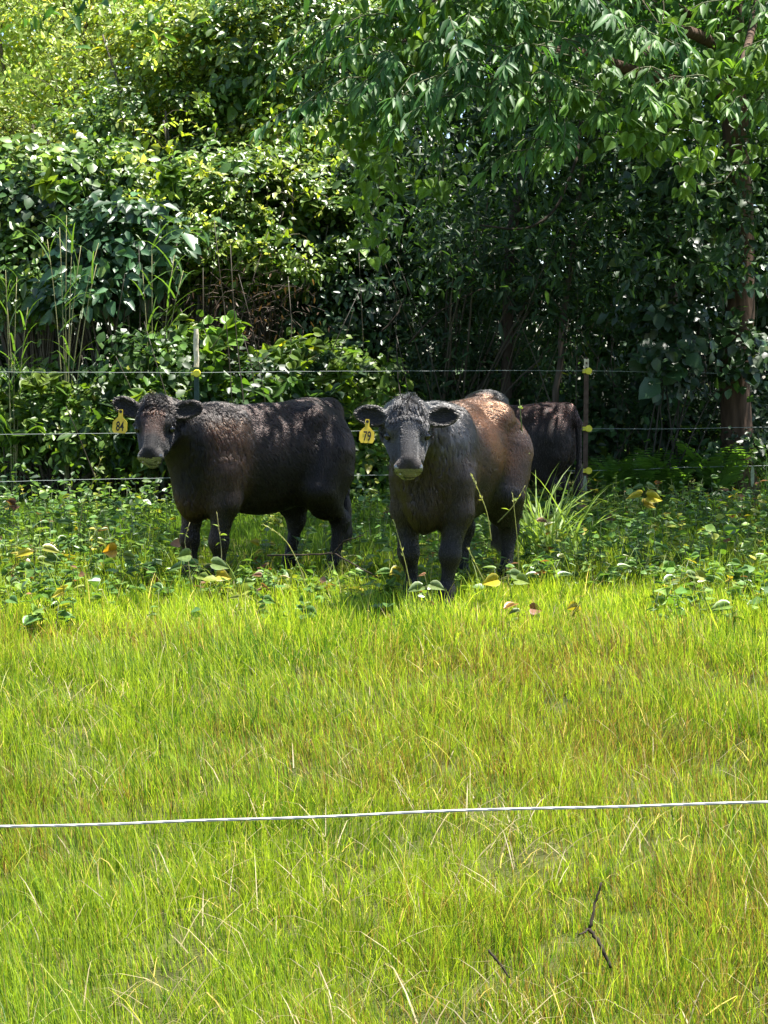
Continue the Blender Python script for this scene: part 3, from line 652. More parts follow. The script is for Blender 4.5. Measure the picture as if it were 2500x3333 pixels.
# ------------------------------------------------------------------ foliage builders
def blob(bag, c, rad, n, size, col, r, tpl=LEAF, clumps=None, up=.75, front=.45, sig=.13, droop=.45, jitter=.5, shell=(.62, 1.0), cvar=.26, lo=-1.0, gap=.55):
    """leaf clumps spread over the outer part of an ellipsoid, denser to the outside"""
    c = np.asarray(c, float); rad = np.asarray(rad, float); K = clumps or max(6, n // 26)
    d = rv(K, r); d[:, 2] = np.where(d[:, 2] < lo, -d[:, 2] * .6, d[:, 2])
    rr = shell[0] + (shell[1] - shell[0]) * r.random((K, 1)) ** .6
    # lumpy outline
    rr = rr * (1 + .16 * np.sin(5 * d[:, :1] + 3 * d[:, 1:2] + c[0]) * np.sin(6 * d[:, 2:3] + c[1]))
    cc = c + d * rad * rr
    k = r.integers(0, K, n); g = r.normal(0, 1, (n, 3)) * sig * np.array((1.15, 1.0, .65))
    pos = cc[k] + g; pos[:, 2] = np.maximum(pos[:, 2], .03 + .05 * r.random(n))
    if gap:
        kk = noise2(pos[:, 0] * 1.3 + pos[:, 1], pos[:, 2] * 1.3, 2.3, int(abs(c[0] * 10)) % 8) < gap; pos = pos[kk]; k = k[kk]; n = len(pos)
    o = nrm((pos - c) / rad)
    nn = nrm(o * .45 + np.array((0, -front, up)) + r.normal(0, jitter, (n, 3)))
    ax = r.normal(0, 1, (n, 3)) + o * .7 + np.array((0, -.15, -droop)); ax = nrm(ax - nn * (ax * nn).sum(-1, keepdims=True))
    cm = np.exp(r.normal(0, cvar, (K, 1)))[k] * np.exp(r.normal(0, .16, (n, 1)))
    col = np.asarray(col, float)
    cl = col[r.integers(0, len(col), K)][k] if col.ndim == 2 else np.broadcast_to(col, (n, 3))
    # a few yellowing leaves
    yl = (r.random(n) < .03)[:, None]
    cl = np.where(yl, cl * np.array((2.4, 1.5, .8)), cl)
    bag.leaves(tpl, pos, ax, nn, np.asarray(size) * np.exp(r.normal(0, .25, n)) * np.exp(r.normal(0, .22, K))[k], cl * cm)
    return cc

def stems_to(bag, base, ends, r, r0=.02, col=(.10, .085, .065), wob=.12):
    for e in ends:
        e = np.asarray(e); b0 = base + r.normal(0, .12, 3) * (1, 1, 0); m = 8; t = np.linspace(0, 1, m)[:, None]
        pts = b0 + (e - b0) * t + np.array((0, 0, .25)) * np.sin(t * 3.14) * np.linalg.norm(e - b0) * .3
        pts[1:-1] += np.cumsum(r.normal(0, wob * .35, (m - 2, 3)), 0) * .4
        bag.tube(pts, np.linspace(r0, r0 * .35, m), 5, np.array(col) * r.uniform(.7, 1.3))

def shrub(name, label, cat, blobs, mat, seed, stem=True, group=None, nst=7, r0=.02, stemcol=(.10, .085, .065)):
    """blobs: (px, py, rx_px, rz_px, Y, ry_m, n, size, colour, extra)"""
    r = np.random.default_rng(seed); lf = Bag(); ends = []
    for px, py, rx, rz, Y, ry, n, size, col, kw in blobs:
        c = P(px, py, Y); s = Y / F
        ends += list(blob(lf, c, (rx * s, ry, rz * s), n, size, col, r, **kw)[:nst])
    c0 = P(blobs[0][0], 1240, blobs[0][4]); root = thing(name, label, cat, (c0[0], c0[1], 0), group)
    lf.build('foliage', mat, root)
    if stem:
        st = Bag(); stems_to(st, np.array((c0[0], c0[1] + .2, 0)), ends, r, r0, stemcol); st.build('stems', M_twig, root)
    return root

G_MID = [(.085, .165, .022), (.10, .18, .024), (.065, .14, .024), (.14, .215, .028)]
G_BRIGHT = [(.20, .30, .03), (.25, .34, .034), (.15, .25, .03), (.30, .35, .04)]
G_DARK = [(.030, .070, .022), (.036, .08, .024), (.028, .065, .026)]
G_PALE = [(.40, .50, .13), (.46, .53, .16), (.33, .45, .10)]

# ---- the sunlit thicket on the left
shrub('pale_tree', 'pale yellow-green small-leaved tree rising at the top left corner', 'tree', [
    (120, 150, 420, 330, 24.5, 1.0, 16000, .062, G_PALE, dict(sig=.22, up=.6, front=.95)), (60, 560, 300, 260, 23.6, .8, 6500, .06, G_BRIGHT, dict(sig=.2, front=.9)),
    (420, -80, 330, 200, 25, 1.0, 6500, .065, G_PALE, dict(sig=.22, front=.9))], M_leaf, 31, r0=.05)
shrub('vine_mound', 'tall sunlit mound of tangled vines at the top left of centre', 'vine', [
    (640, 200, 330, 230, 23.0, .9, 10500, .085, G_BRIGHT, dict(up=.85)), (930, 190, 330, 260, 22.6, .9, 10500, .09, G_MID, dict(up=.85)), (800, 10, 420, 170, 23.8, .9, 8500, .085, G_BRIGHT, {}),
    (480, 420, 280, 150, 22.2, .7, 5500, .085, G_MID, {}), (1000, 470, 220, 130, 22.0, .6, 4000, .09, G_BRIGHT, {})], M_glossy, 32, r0=.04)
shrub('vine_mound', 'silvery sunlit mound of ivy-like leaves lower than the tall vine mound', 'vine', [
    (800, 640, 300, 160, 21.2, .7, 9000, .095, G_MID, dict(up=.95, droop=.2)), (640, 790, 250, 150, 20.8, .6, 5500, .09, G_MID, dict(up=.95, droop=.2)), (960, 800, 230, 150, 20.9, .6, 5500, .09, G_MID, dict(up=.95, droop=.2)),
    (880, 930, 260, 90, 21.2, .5, 2600, .085, G_MID, {})], M_glossy, 33)
shrub('broadleaf_shrub', 'dark green broad-leaved shrub at the left edge below the pale tree', 'shrub', [
    (130, 680, 260, 190, 20.6, .6, 5200, .10, G_DARK + G_MID, dict(tpl=ROUND, sig=.15)), (330, 600, 220, 130, 21.2, .6, 3400, .09, G_MID, dict(tpl=ROUND)), (60, 900, 190, 150, 20.2, .5, 2400, .11, G_MID, {})], M_glossy, 34)
shrub('sapling', 'young tree with large drooping blue-green leaves left of centre', 'tree', [
    (400, 800, 170, 150, 19.6, .5, 1100, .17, [(.035, .09, .035), (.045, .10, .04)], dict(sig=.14, droop=.9)), (300, 950, 150, 90, 19.4, .4, 500, .17, [(.035, .09, .035), (.045, .105, .04)], dict(droop=.9))], M_glossy, 35)
shrub('broadleaf_shrub', 'low leafy bush behind the fence left of the green post', 'shrub', [
    (170, 1440, 300, 150, 18.9, .6, 5500, .095, G_MID, dict(up=.9, lo=-.3)), (60, 1330, 200, 120, 19.2, .5, 2800, .095, G_MID, {}), (430, 1380, 230, 150, 18.8, .5, 4200, .09, G_MID, {})], M_leaf, 36)
shrub('broadleaf_shrub', 'light green round-leaved bush around the green post', 'shrub', [  # leaf colours darkened to stand for partial shade
    (520, 1190, 170, 100, 18.9, .5, 1100, .105, [(.08, .16, .03), (.06, .13, .03), (.04, .09, .025)], dict(tpl=ROUND)), (760, 1270, 210, 110, 19.0, .5, 1700, .10, G_DARK + G_MID[:2], dict(tpl=ROUND)), (620, 1390, 260, 120, 18.7, .4, 2600, .095, G_DARK + G_MID, {}), (640, 1130, 120, 60, 19.3, .3, 400, .13, G_MID, dict(tpl=HEART))], M_leaf, 37)
shrub('broadleaf_shrub', 'dim leafy bush behind the gap between the two front cows', 'shrub', [
    (1130, 1330, 170, 180, 19.6, .5, 2800, .10, G_MID, dict(tpl=ROUND)), (1150, 1520, 200, 110, 19.0, .5, 2600, .09, G_MID, {}), (980, 1210, 150, 110, 19.6, .4, 1300, .12, G_MID, dict(tpl=HEART))], M_leaf, 38)
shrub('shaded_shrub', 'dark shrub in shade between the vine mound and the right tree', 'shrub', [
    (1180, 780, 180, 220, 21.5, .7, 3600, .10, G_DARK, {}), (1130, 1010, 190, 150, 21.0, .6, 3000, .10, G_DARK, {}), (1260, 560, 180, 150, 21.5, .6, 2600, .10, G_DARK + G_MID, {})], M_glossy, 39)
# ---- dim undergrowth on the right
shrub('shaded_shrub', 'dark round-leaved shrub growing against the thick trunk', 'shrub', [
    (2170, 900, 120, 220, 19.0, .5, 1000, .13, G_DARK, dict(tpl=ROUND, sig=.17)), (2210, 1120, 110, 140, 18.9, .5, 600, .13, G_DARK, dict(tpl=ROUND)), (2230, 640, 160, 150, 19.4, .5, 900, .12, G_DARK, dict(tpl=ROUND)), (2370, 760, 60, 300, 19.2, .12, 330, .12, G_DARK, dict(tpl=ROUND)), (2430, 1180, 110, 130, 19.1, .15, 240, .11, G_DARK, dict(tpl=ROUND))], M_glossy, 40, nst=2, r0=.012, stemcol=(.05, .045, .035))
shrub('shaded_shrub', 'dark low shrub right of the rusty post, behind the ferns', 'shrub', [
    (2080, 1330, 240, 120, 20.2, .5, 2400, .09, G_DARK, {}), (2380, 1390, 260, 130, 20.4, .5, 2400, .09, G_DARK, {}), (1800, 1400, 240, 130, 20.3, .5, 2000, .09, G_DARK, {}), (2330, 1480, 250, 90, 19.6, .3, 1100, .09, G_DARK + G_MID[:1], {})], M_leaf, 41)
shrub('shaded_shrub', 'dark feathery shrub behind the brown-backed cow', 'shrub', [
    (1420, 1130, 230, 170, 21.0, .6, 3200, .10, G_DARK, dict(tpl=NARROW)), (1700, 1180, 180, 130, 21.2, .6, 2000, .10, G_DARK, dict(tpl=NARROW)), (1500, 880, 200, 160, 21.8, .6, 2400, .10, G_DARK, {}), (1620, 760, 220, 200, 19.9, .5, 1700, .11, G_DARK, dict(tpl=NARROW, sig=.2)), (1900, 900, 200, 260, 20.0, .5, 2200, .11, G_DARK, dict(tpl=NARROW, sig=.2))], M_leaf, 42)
def shoots(boxes, n, seed, cols, size, tpl, mat):
    r = np.random.default_rng(seed); lf = Bag()
    for i in range(n):
        x0, x1, y0, y1, Ya, Yb = boxes[r.integers(len(boxes))]
        a = P(r.uniform(x0, x1), r.uniform(y0, y1), r.uniform(Ya, Yb))
        L = r.uniform(.35, 1.0); az = r.uniform(0, 6.28); h = np.array((math.cos(az), math.sin(az) * .6 - .3, 0)); m = 7; t = np.linspace(0, 1, m)[:, None]
        pts = a + h * L * t * .7 + np.array((0, 0, 1)) * L * (.75 * t - .6 * t ** 2 * r.uniform(.3, 1.6)) + np.cumsum(r.normal(0, .015, (m, 3)), 0)
        lf.tube(pts, np.linspace(.006, .002, m), 4, (.13, .12, .06)); k = r.integers(8, 20); u = r.uniform(.1, 1, k)
        base = np.stack([np.interp(u, t[:, 0], pts[:, q]) for q in range(3)], -1)
        lf.leaves(tpl, base, rv(k, r) + h * .4 - (0, 0, .3), nrm(np.array((0, -.4, .8)) + r.normal(0, .4, (k, 3))), r.uniform(.6, 1.4) * size * np.exp(r.normal(0, .2, k)), np.array(cols[r.integers(len(cols))]) * np.exp(r.normal(0, .15, (k, 1))))
    tag(lf.build('creepers', mat), kind='stuff')
shoots([(0, 1150, -60, 480, 21.4, 23), (450, 1050, 480, 900, 20.0, 20.6)], 170, 45, G_BRIGHT + G_PALE, .085, LEAF, M_leaf)
shoots([(0, 560, 480, 1050, 19.2, 20.6), (0, 700, 1200, 1520, 18.2, 18.6), (700, 1200, 1180, 1500, 18.4, 19.0)], 90, 46, G_MID + G_DARK, .14, HEART, M_leaf)
shoots([(0, 700, -60, 560, 22.6, 23.8)], 110, 47, G_PALE, .055, NARROW, M_leaf)
def stuff_mass():
    r = np.random.default_rng(50); b = Bag()
    # forest behind: broken curtain of dark leaves in depth, coloured pale at upper left as if sunlit
    n = 80000; K = 2200
    cx = r.uniform(-10, 11, K); cyy = r.uniform(25.0, 33, K); cz = r.uniform(0.1, 11.0, K)
    k = r.integers(0, K, n); pos = np.stack([cx[k], cyy[k], cz[k]], -1) + r.normal(0, .45, (n, 3)); pos[:, 2] = np.maximum(pos[:, 2], .1)
    nn = nrm(np.array((0, -.5, .7)) + r.normal(0, .6, (n, 3))); ax = rv(n, r)
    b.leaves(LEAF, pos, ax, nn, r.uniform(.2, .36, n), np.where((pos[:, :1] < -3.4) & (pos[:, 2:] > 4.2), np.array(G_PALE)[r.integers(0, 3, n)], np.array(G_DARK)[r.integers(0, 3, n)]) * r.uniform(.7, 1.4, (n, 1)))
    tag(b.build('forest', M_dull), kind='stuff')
    b = Bag()                                                   # forest floor plants and leaf litter
    n = 15000; x = r.uniform(-6.5, 8, n); y = fence_y(x) + np.where(x > 1.4, 1.1, .25) + r.uniform(0, 1, n) ** .8 * 5.5
    hmax = np.interp(y - fence_y(x), [0, .8, 2], [.15, .55, .9]); z = r.uniform(.02, 1, n) * hmax
    nn = nrm(np.array((0, -.3, .8)) + r.normal(0, .45, (n, 3)))
    b.leaves(LEAF, np.stack([x, y, z], -1), rv(n, r), nn, r.uniform(.05, .12, n), np.array(G_DARK + G_MID)[r.integers(0, 7, n)] * r.uniform(.7, 1.3, (n, 1)))
    # thin dark stems standing in it
    for i in range(330):
        xx = r.uniform(-5, 7.5); yy = fence_y(xx) + r.uniform(.8, 6); h = r.uniform(.7, 3.2); m = 6; t = np.linspace(0, 1, m)
        an = r.uniform(0, 6.28); ln_ = r.normal(0, .3)
        pts = np.stack([xx + ln_ * t ** 1.6 * math.cos(an) * h + np.cumsum(r.normal(0, .025, m)), yy + ln_ * t ** 1.6 * math.sin(an) * h, h * t], -1)
        b.tube(pts, np.linspace(r.uniform(.004, .014), .003, m), 4, np.array((.07, .06, .045)) * r.uniform(.6, 1.8))
    tag(b.build('undergrowth', M_dull), kind='stuff')
stuff_mass()

# ---- trees on the right
def tree_trunk(root, base, top, r0, r1, col, seed, limbs=(), sides=14):
    r = np.random.default_rng(seed); b = Bag(); m = 22; t = np.linspace(0, 1, m)[:, None]
    pts = np.asarray(base) + (np.asarray(top) - np.asarray(base)) * t; pts[2:] += np.cumsum(r.normal(0, r0 * .09, (m - 2, 3)), 0) * (1, 1, 0)
    rad = np.linspace(r0, r1, m); rad[:3] *= (1.35, 1.15, 1.05)
    b.tube(pts, rad, sides, col, .07)
    for (h, path, ra, rb) in limbs:
        p0 = pts[int(h * (m - 1))]; pp = np.array([p0] + [np.asarray(q) for q in path]); n = 14; tt = np.linspace(0, len(pp) - 1, n)
        q = np.stack([np.interp(tt, np.arange(len(pp)), pp[:, k]) for k in range(3)], -1)
        for _ in range(2): q[1:-1] = (q[:-2] + 2 * q[1:-1] + q[2:]) / 4
        b.tube(q, np.linspace(ra, rb, n), 8, np.array(col) * .95, .05)
    b.build('trunk', M_bark, root); return pts

def sprays(lf, tw, anchors, r, nleaf=(12, 24), size=.145, cols=None, dirs=None, length=(.45, .9), tpl=NARROW, end=7):
    cols = np.array(cols)
    for i, a in enumerate(anchors):
        L = r.uniform(*length); az = r.uniform(0, 6.28) if dirs is None else r.normal(dirs[0], dirs[1])
        h = np.array((math.cos(az), math.sin(az), 0)); m = 6; t = np.linspace(0, 1, m)[:, None]
        pts = np.asarray(a) + h * L * t + np.array((0, 0, 1)) * L * (.22 * t - .55 * t ** 2) + np.cumsum(r.normal(0, .012, (m, 3)), 0)
        tw.tube(pts, np.linspace(.006, .0022, m), 4, (.09, .10, .05))
        k = r.integers(*nleaf); u = np.concatenate([r.uniform(.12, 1, k), np.full(end, 1.0)])
        base = np.stack([np.interp(u, t[:, 0], pts[:, q]) for q in range(3)], -1)
        tt = h + np.array((0, 0, .22 - 1.1 * .8)); side = np.cross(h, (0, 0, 1.0)); sg = r.uniform(-1, 1, (len(u), 1))
        ax = nrm(h * .55 + side * sg * 1.0 + np.array((0, 0, -.75)) + r.normal(0, .18, (len(u), 3)))
        nn = nrm(h * .35 + side * sg * .45 + np.array((0, -.15, .75)) + r.normal(0, .2, (len(u), 3)))
        c = cols[r.integers(0, len(cols))] * np.exp(r.normal(0, .18, (len(u), 1)))
        c = np.where((u > .97)[:, None], c * np.array((1.35, 1.3, 1.0)), c)
        lf.leaves(tpl, base, ax, nn, size * np.exp(r.normal(0, .16, len(u))), c)

def in_poly(px, py, poly):
    c = np.zeros(len(px), bool); n = len(poly)
    for i in range(n):
        x1, y1 = poly[i]; x2, y2 = poly[(i + 1) % n]
        k = ((y1 > py) != (y2 > py)) & (px < (x2 - x1) * (py - y1) / (y2 - y1 + 1e-9) + x1); c ^= k
    return c

G_LAUREL = [(.055, .14, .036), (.068, .16, .038), (.08, .175, .038), (.045, .12, .036)]
SUN_GAPS = [(1.25, 12.4, .75), (2.07, 13.2, .4), (-2.5, 12.4, .7), (-1.3, 12.9, .35), (3.1, 12.7, .45), (0.1, 12.6, .4), (1.9, 12.2, .3), (2.75, 18.8, .42), (3.75, 19.0, .5), (4.6, 19.2, .3)]
def out_of_gaps(p, zg=.3):
    q = p - np.array(SUN_DIR) * ((p[:, 2:] - zg) / SUN_DIR.z); k = np.ones(len(p), bool)
    for gx_, gy_, gr in SUN_GAPS: k &= ((q[:, 0] - gx_) ** 2 + (q[:, 1] - gy_) ** 2) > gr * gr
    return k
def big_tree():
    r = np.random.default_rng(60)
    b0 = np.array((X_at(2410, 19.6), 19.6, 0)); t0 = P(2380, 300, 19.8); t0 = t0 + (t0 - b0) * .9
    root = thing('broadleaf_tree', 'large tree with thick brown trunk and long drooping leaves at the upper right', 'tree', b0)
    limbs = [(.55, [P(2100, 250, 17.5), P(1850, 150, 15.0), P(1650, 200, 13.3)], .09, .02), (.6, [P(2250, 100, 16.5), P(2150, 100, 14), P(2080, 200, 12.6)], .08, .018),
             (.65, [P(2000, 0, 18), P(1500, -100, 16), P(1300, 150, 13.4)], .08, .018), (.7, [P(2500, -200, 17), P(2450, 100, 14), P(2400, 250, 12.8)], .07, .018), (.8, [P(1700, -700, 19), P(1200, -900, 18)], .08, .03)]
    tree_trunk(root, b0, t0, .185, .12, (.085, .055, .038), 61, limbs)
    lf = Bag(); tw = Bag()
    low = [(1080, -400), (1080, 330), (1180, 420), (1330, 420), (1480, 300), (1600, 330), (1720, 380), (1850, 470), (1960, 400), (2050, 330), (2150, 240), (2300, 300), (2420, 300), (2900, 350), (3000, -400)]
    n = 520; px = r.uniform(1050, 2950, n); py = r.uniform(-380, 480, n); k = in_poly(px, py, low); px, py = px[k], py[k]
    # branches hang in sheets: the lower, the nearer
    Y = 12.1 + 2.4 * r.random(len(px)) ** 1.2
    an = np.array([P(a, b_, c) for a, b_, c in zip(px, py, Y)]); an = an[out_of_gaps(an + (0, -.2, -.1))]
    sprays(lf, tw, an, r, cols=G_LAUREL, dirs=(-1.9, .8))
    # tips picked out along the lower fringe
    for (x_, y_) in ((1390, 190), (1540, 100), (1620, 330), (1690, 300), (1830, 500), (1860, 520), (1930, 380), (1760, 290), (2050, 330), (1990, 200), (2080, 150), (2330, 300), (2150, 270), (1280, 310), (1910, 20), (2420, 60), (2480, 370)):
        sprays(lf, tw, [P(x_ - 20 + r.normal(0, 20), y_ - 40, 12.0 + r.uniform(0, .5)) for _ in range(2)], r, cols=[(.085, .18, .045), (.10, .20, .045)], dirs=(-1.7, .6), length=(.3, .55))
    # upper crown, out of the picture overhead, that shades the ground behind the cows; left stretch added for its shade
    n = 2900; x = r.uniform(-4.6, 8.5, n); y = r.uniform(12.1, 23.5, n); z = r.uniform(4.7, 8.2, n)
    k = ((x > np.interp(y, [12, 15, 17, 24], [-.7, -.2, 1.2, 2.2]) + .25 * np.sin(2 * y)) & (y > 13.3) | ((y < 16.0) & (x < 0) & (r.random(n) < .34))) & (noise2(x, y, 1.3, 4) > -1.0); cc = np.stack([x, y, z], -1)[k]
    m = 40000; q = r.integers(0, len(cc), m); pos = cc[q] + r.normal(0, .24, (m, 3)); pos = pos[out_of_gaps(pos)]; m = len(pos)
    nn = nrm(np.array((0, 0, .9)) + r.normal(0, .45, (m, 3))); ax = rv(m, r) - (0, 0, .4)
    lf.leaves(leaf_tpl(.36), pos, ax, nn, r.uniform(.13, .21, m), np.array(G_LAUREL)[r.integers(0, 4, m)] * r.uniform(.8, 1.3, (m, 1)))
    # inner, lower part of the crown seen in the dark gap below the fringe
    n = 9000; px = r.uniform(1150, 2800, n); py = r.uniform(250, 950, n); Y = r.uniform(16, 22.5, n)
    pos = np.array([P(a, b_, c) for a, b_, c in zip(px, py, Y)]); kk = noise2(pos[:, 0] * 2, pos[:, 2] * 2, 2.0, 7) > r.uniform(-1.6, 1.0, n); pos = pos[kk]; m = len(pos)
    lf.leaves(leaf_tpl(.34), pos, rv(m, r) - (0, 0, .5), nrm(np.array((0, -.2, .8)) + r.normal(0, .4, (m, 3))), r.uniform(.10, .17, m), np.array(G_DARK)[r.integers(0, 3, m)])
    lf.build('crown', M_crown, root); tw.build('twigs', M_twig, root)
    return root
big_tree()
def small_tree(label, pts_px, r0, col, seed, crown=None):
    r = np.random.default_rng(seed); p = [P(*q) for q in pts_px]; base = np.array((p[0][0], p[0][1], 0.0)); pts = np.array([base] + p)
    root = thing('slim_tree', label, 'tree', base); b = Bag(); m = 16; t = np.linspace(0, len(pts) - 1, m)
    q = np.stack([np.interp(t, np.arange(len(pts)), pts[:, k]) for k in range(3)], -1); q[1:] += np.cumsum(r.normal(0, .012, (m - 1, 3)), 0)
    b.tube(q, np.linspace(r0, r0 * .6, m), 9, col, .06); b.build('trunk', M_bark, root)
    if crown:
        lf = Bag()
        for (px, py, rx, rz, Y, n) in crown: blob(lf, P(px, py, Y), (rx * Y / F, .8, rz * Y / F), n, .12, G_DARK, r, tpl=leaf_tpl(.36))
        lf.build('crown', M_glossy, root)
small_tree('slim dark tree standing in the shade behind the brown-backed cow', [(1650, 1040, 20.6), (1665, 800, 20.7), (1700, 560, 20.9), (1740, 250, 21), (1750, -300, 21)], .075, (.06, .045, .036), 71, [(1700, 60, 350, 200, 21.5, 2200)])
small_tree('thin leaning sapling between the brown-backed cow and the rusty post', [(1815, 1270, 19.8), (1835, 1100, 19.9), (1860, 900, 20), (1890, 650, 20.1), (1930, 400, 20.2)], .042, (.09, .07, .055), 72, [(1900, 420, 250, 140, 20.4, 1200)])
small_tree('thin dark tree left of the thick trunk, in deep shade', [(2190, 900, 22), (2180, 650, 22), (2200, 200, 22.2), (2210, -300, 22.2)], .07, (.08, .06, .05), 73, [(2230, 100, 300, 200, 22.4, 1500)])
# low curved limb
r_ = np.random.default_rng(9)
stick('hanging_branch', [([P(1560, 733, 17.5), P(1640, 745, 17.3), P(1700, 747, 17.2), P(1760, 725, 17.2), P(1810, 680, 17.3), P(1850, 600, 17.5), P(1880, 500, 17.8), P(1900, 300, 18.2)], .010, .018)], 'bare curved branch hanging in the dark gap under the big tree', 'branch')
stick('hanging_branch', [([P(1330, 1120, 19), P(1420, 1020, 19), P(1520, 960, 19.2), P(1600, 930, 19.5)], .012, .006)], 'thin bare branch slanting up behind the brown-backed cow', 'branch')
stick('hanging_branch', [([P(1240, 1080, 19.2), P(1290, 1030, 19.2), P(1320, 960, 19.3)], .012, .008)], 'thin grey branch rising right of the brown brush', 'branch')

# ---- heart-leaved vines hung over the big tree
def vine(label, blobs, seed, n_=None):
    r = np.random.default_rng(seed); lf = Bag(); st = Bag(); p0 = None; prev = None
    for (px, py, rx, ry, Y, n) in blobs:
        s = Y / F; c = P(px, py, Y); p0 = c if p0 is None else p0
        pos = c + np.stack([r.normal(0, .5, n) * rx * s, r.normal(0, .10, n), r.normal(0, .5, n) * ry * s], -1)
        nn = nrm(np.array((0, -.62, .55)) + r.normal(0, .34, (n, 3))); ax = np.array((0, -.2, -.9)) + r.normal(0, .4, (n, 3))
        ax = nrm(ax - nn * (ax * nn).sum(-1, keepdims=True))
        lf.leaves(HEART, pos, ax, nn, r.uniform(.075, .125, n), np.array([(.11, .215, .034), (.14, .245, .036), (.09, .18, .03)])[r.integers(0, 3, n)] * np.exp(r.normal(0, .13, (n, 1))))
        a = prev if prev is not None else c + np.array((r.normal(0, .2), .3, .6))
        m = 7; t = np.linspace(0, 1, m)[:, None]; st.tube(a + (c - a) * t - np.array((0, 0, .12)) * np.sin(3.14 * t) + r.normal(0, .012, (m, 3)), .0035, 4, (.10, .09, .05)); prev = c
    root = thing('grape_vine', label, 'vine', p0, 'heart-leaved vines in the big tree'); lf.build('foliage', M_leaf, root); st.build('stem', M_twig, root)
vine('light green vine curtain at the left edge of the big tree crown', [(1280, 60, 190, 130, 12.6, 70), (1290, 170, 160, 130, 12.5, 55), (1220, 260, 120, 130, 12.8, 45), (1170, 400, 120, 160, 13.2, 50)], 81)
vine('light green vine tuft hanging at the top middle of the big tree', [(1560, 10, 130, 90, 12.2, 34), (1640, 50, 110, 90, 12.2, 30), (1700, 130, 70, 110, 12.2, 18), (1740, 20, 60, 60, 12.2, 12)], 82)
vine('long garland of heart-shaped leaves drooping across the middle of the big tree', [(1690, 290, 70, 60, 12.0, 12), (1890, 260, 90, 80, 12.0, 20), (1960, 300, 70, 90, 11.9, 16), (2060, 440, 110, 80, 11.9, 30), (2130, 420, 110, 90, 11.9, 28), (2210, 350, 110, 90, 12.0, 24), (2270, 440, 100, 110, 12.0, 26), (2270, 530, 60, 60, 11.9, 10)], 83)
vine('light green vine patch high at the right edge of the big tree', [(2330, 240, 130, 120, 12.3, 34), (2430, 200, 120, 120, 12.4, 30), (2360, 330, 90, 80, 12.3, 16), (2500, 260, 100, 120, 12.5, 24)], 84)
vine('small tuft of light green heart-shaped leaves in the dark gap', [(1430, 605, 90, 55, 12.9, 15)], 85)
vine('vine strand trailing down in shade left of the dark gap', [(1265, 440, 80, 120, 13.4, 22), (1240, 560, 110, 120, 13.8, 26), (1210, 680, 90, 110, 14.2, 22), (1250, 780, 60, 80, 14.4, 10)], 86)
vine('few light green leaves dangling near the top right of the big tree', [(2170, 100, 60, 90, 12.1, 12)], 87)
vine('short leafy strand dangling left of the thick trunk', [(2250, 590, 60, 110, 13.0, 16), (2450, 480, 70, 90, 12.9, 12)], 88)

# ---- canes, dead brush, ferns, grasses
def cane(label, px, base_py, stalks, Y, seed, leaves=4, ll=.42, top=1.0):
    r = np.random.default_rng(seed); b0 = P(px, base_py, Y); b0[2] = 0; root = thing('cane_plant', label, 'cane', b0, 'canes in front of the thicket'); st = Bag(); lf = Bag()
    for tx, ty in stalks:
        e = P(tx, ty, Y + r.normal(0, .1)); m = 9; t = np.linspace(0, 1, m)[:, None]
        pts = b0 + r.normal(0, .03, 3) * (1, 1, 0) + (e - b0) * t + (e - b0) * (1, 1, 0) * (t ** 3 - t) * .6
        st.tube(pts, np.linspace(.009, .003, m), 6, (.26, .25, .12))
        k = leaves; u = r.uniform(.5, 1, k); base = np.stack([np.interp(u, t[:, 0], pts[:, q]) for q in range(3)], -1)
        az = r.uniform(0, 6.28, k); L = ll * r.uniform(.6, 1.2, k)
        blades(lf, base, L, r.uniform(.014, .028, k), az, r.uniform(.3, .9, k), r.uniform(.3, .9, k), np.array((.075, .15, .03)) * r.uniform(.7, 1.4, (k, 1)), 6, r)
    st.build('stalks', M_twig, root); lf.build('leaves', M_leaf, root)
cane('clump of pale jointed canes fanning upward before the dark hollow at left', 210, 1250, [(150, 780), (190, 740), (230, 760), (270, 800), (300, 860), (330, 790), (215, 700)], 18.6, 91)
cane('thin cane with sparse drooping blades at the left edge', 45, 1280, [(30, 880), (60, 900), (15, 960), (90, 1000)], 18.4, 92, 7, .36)
cane('green cane with long drooping leaves above the green post', 500, 1150, [(500, 800), (560, 830), (600, 880), (470, 860)], 18.8, 93, 9, .46)
def dead_brush():
    r = np.random.default_rng(95); b = Bag(); lf = Bag(); root = thing('dead_brush', 'tangle of dead brown twigs and withered leaves beside the green post', 'brush', (X_at(780, 20), 20, 0))
    for i in range(150):
        c = P(r.normal(790, 130), r.normal(1010, 85), r.uniform(19.7, 20.4)); d = rv(1, r)[0] * (1, .4, .7); L = r.uniform(.2, .6); m = 5; t = np.linspace(-.5, .5, m)[:, None]
        pts = c + d * L * t + np.array((0, 0, -.25)) * L * t ** 2 + r.normal(0, .012, (m, 3)); b.tube(pts, np.linspace(.006, .002, m), 4, np.array((.08, .06, .046)) * r.uniform(.5, 1.4))
    n = 220; pos = np.array([P(r.normal(790, 130), r.normal(1000, 85), r.uniform(19.6, 20.3)) for _ in range(n)])
    lf.leaves(NARROW, pos, np.array((0, 0, -1.0)) + r.normal(0, .5, (n, 3)), rv(n, r), r.uniform(.06, .11, n), np.array((.085, .05, .032)) * r.uniform(.5, 1.6, (n, 1)))
    b.build('twigs', M_twig, root); lf.build('leaves', M_dull, root)
dead_brush()
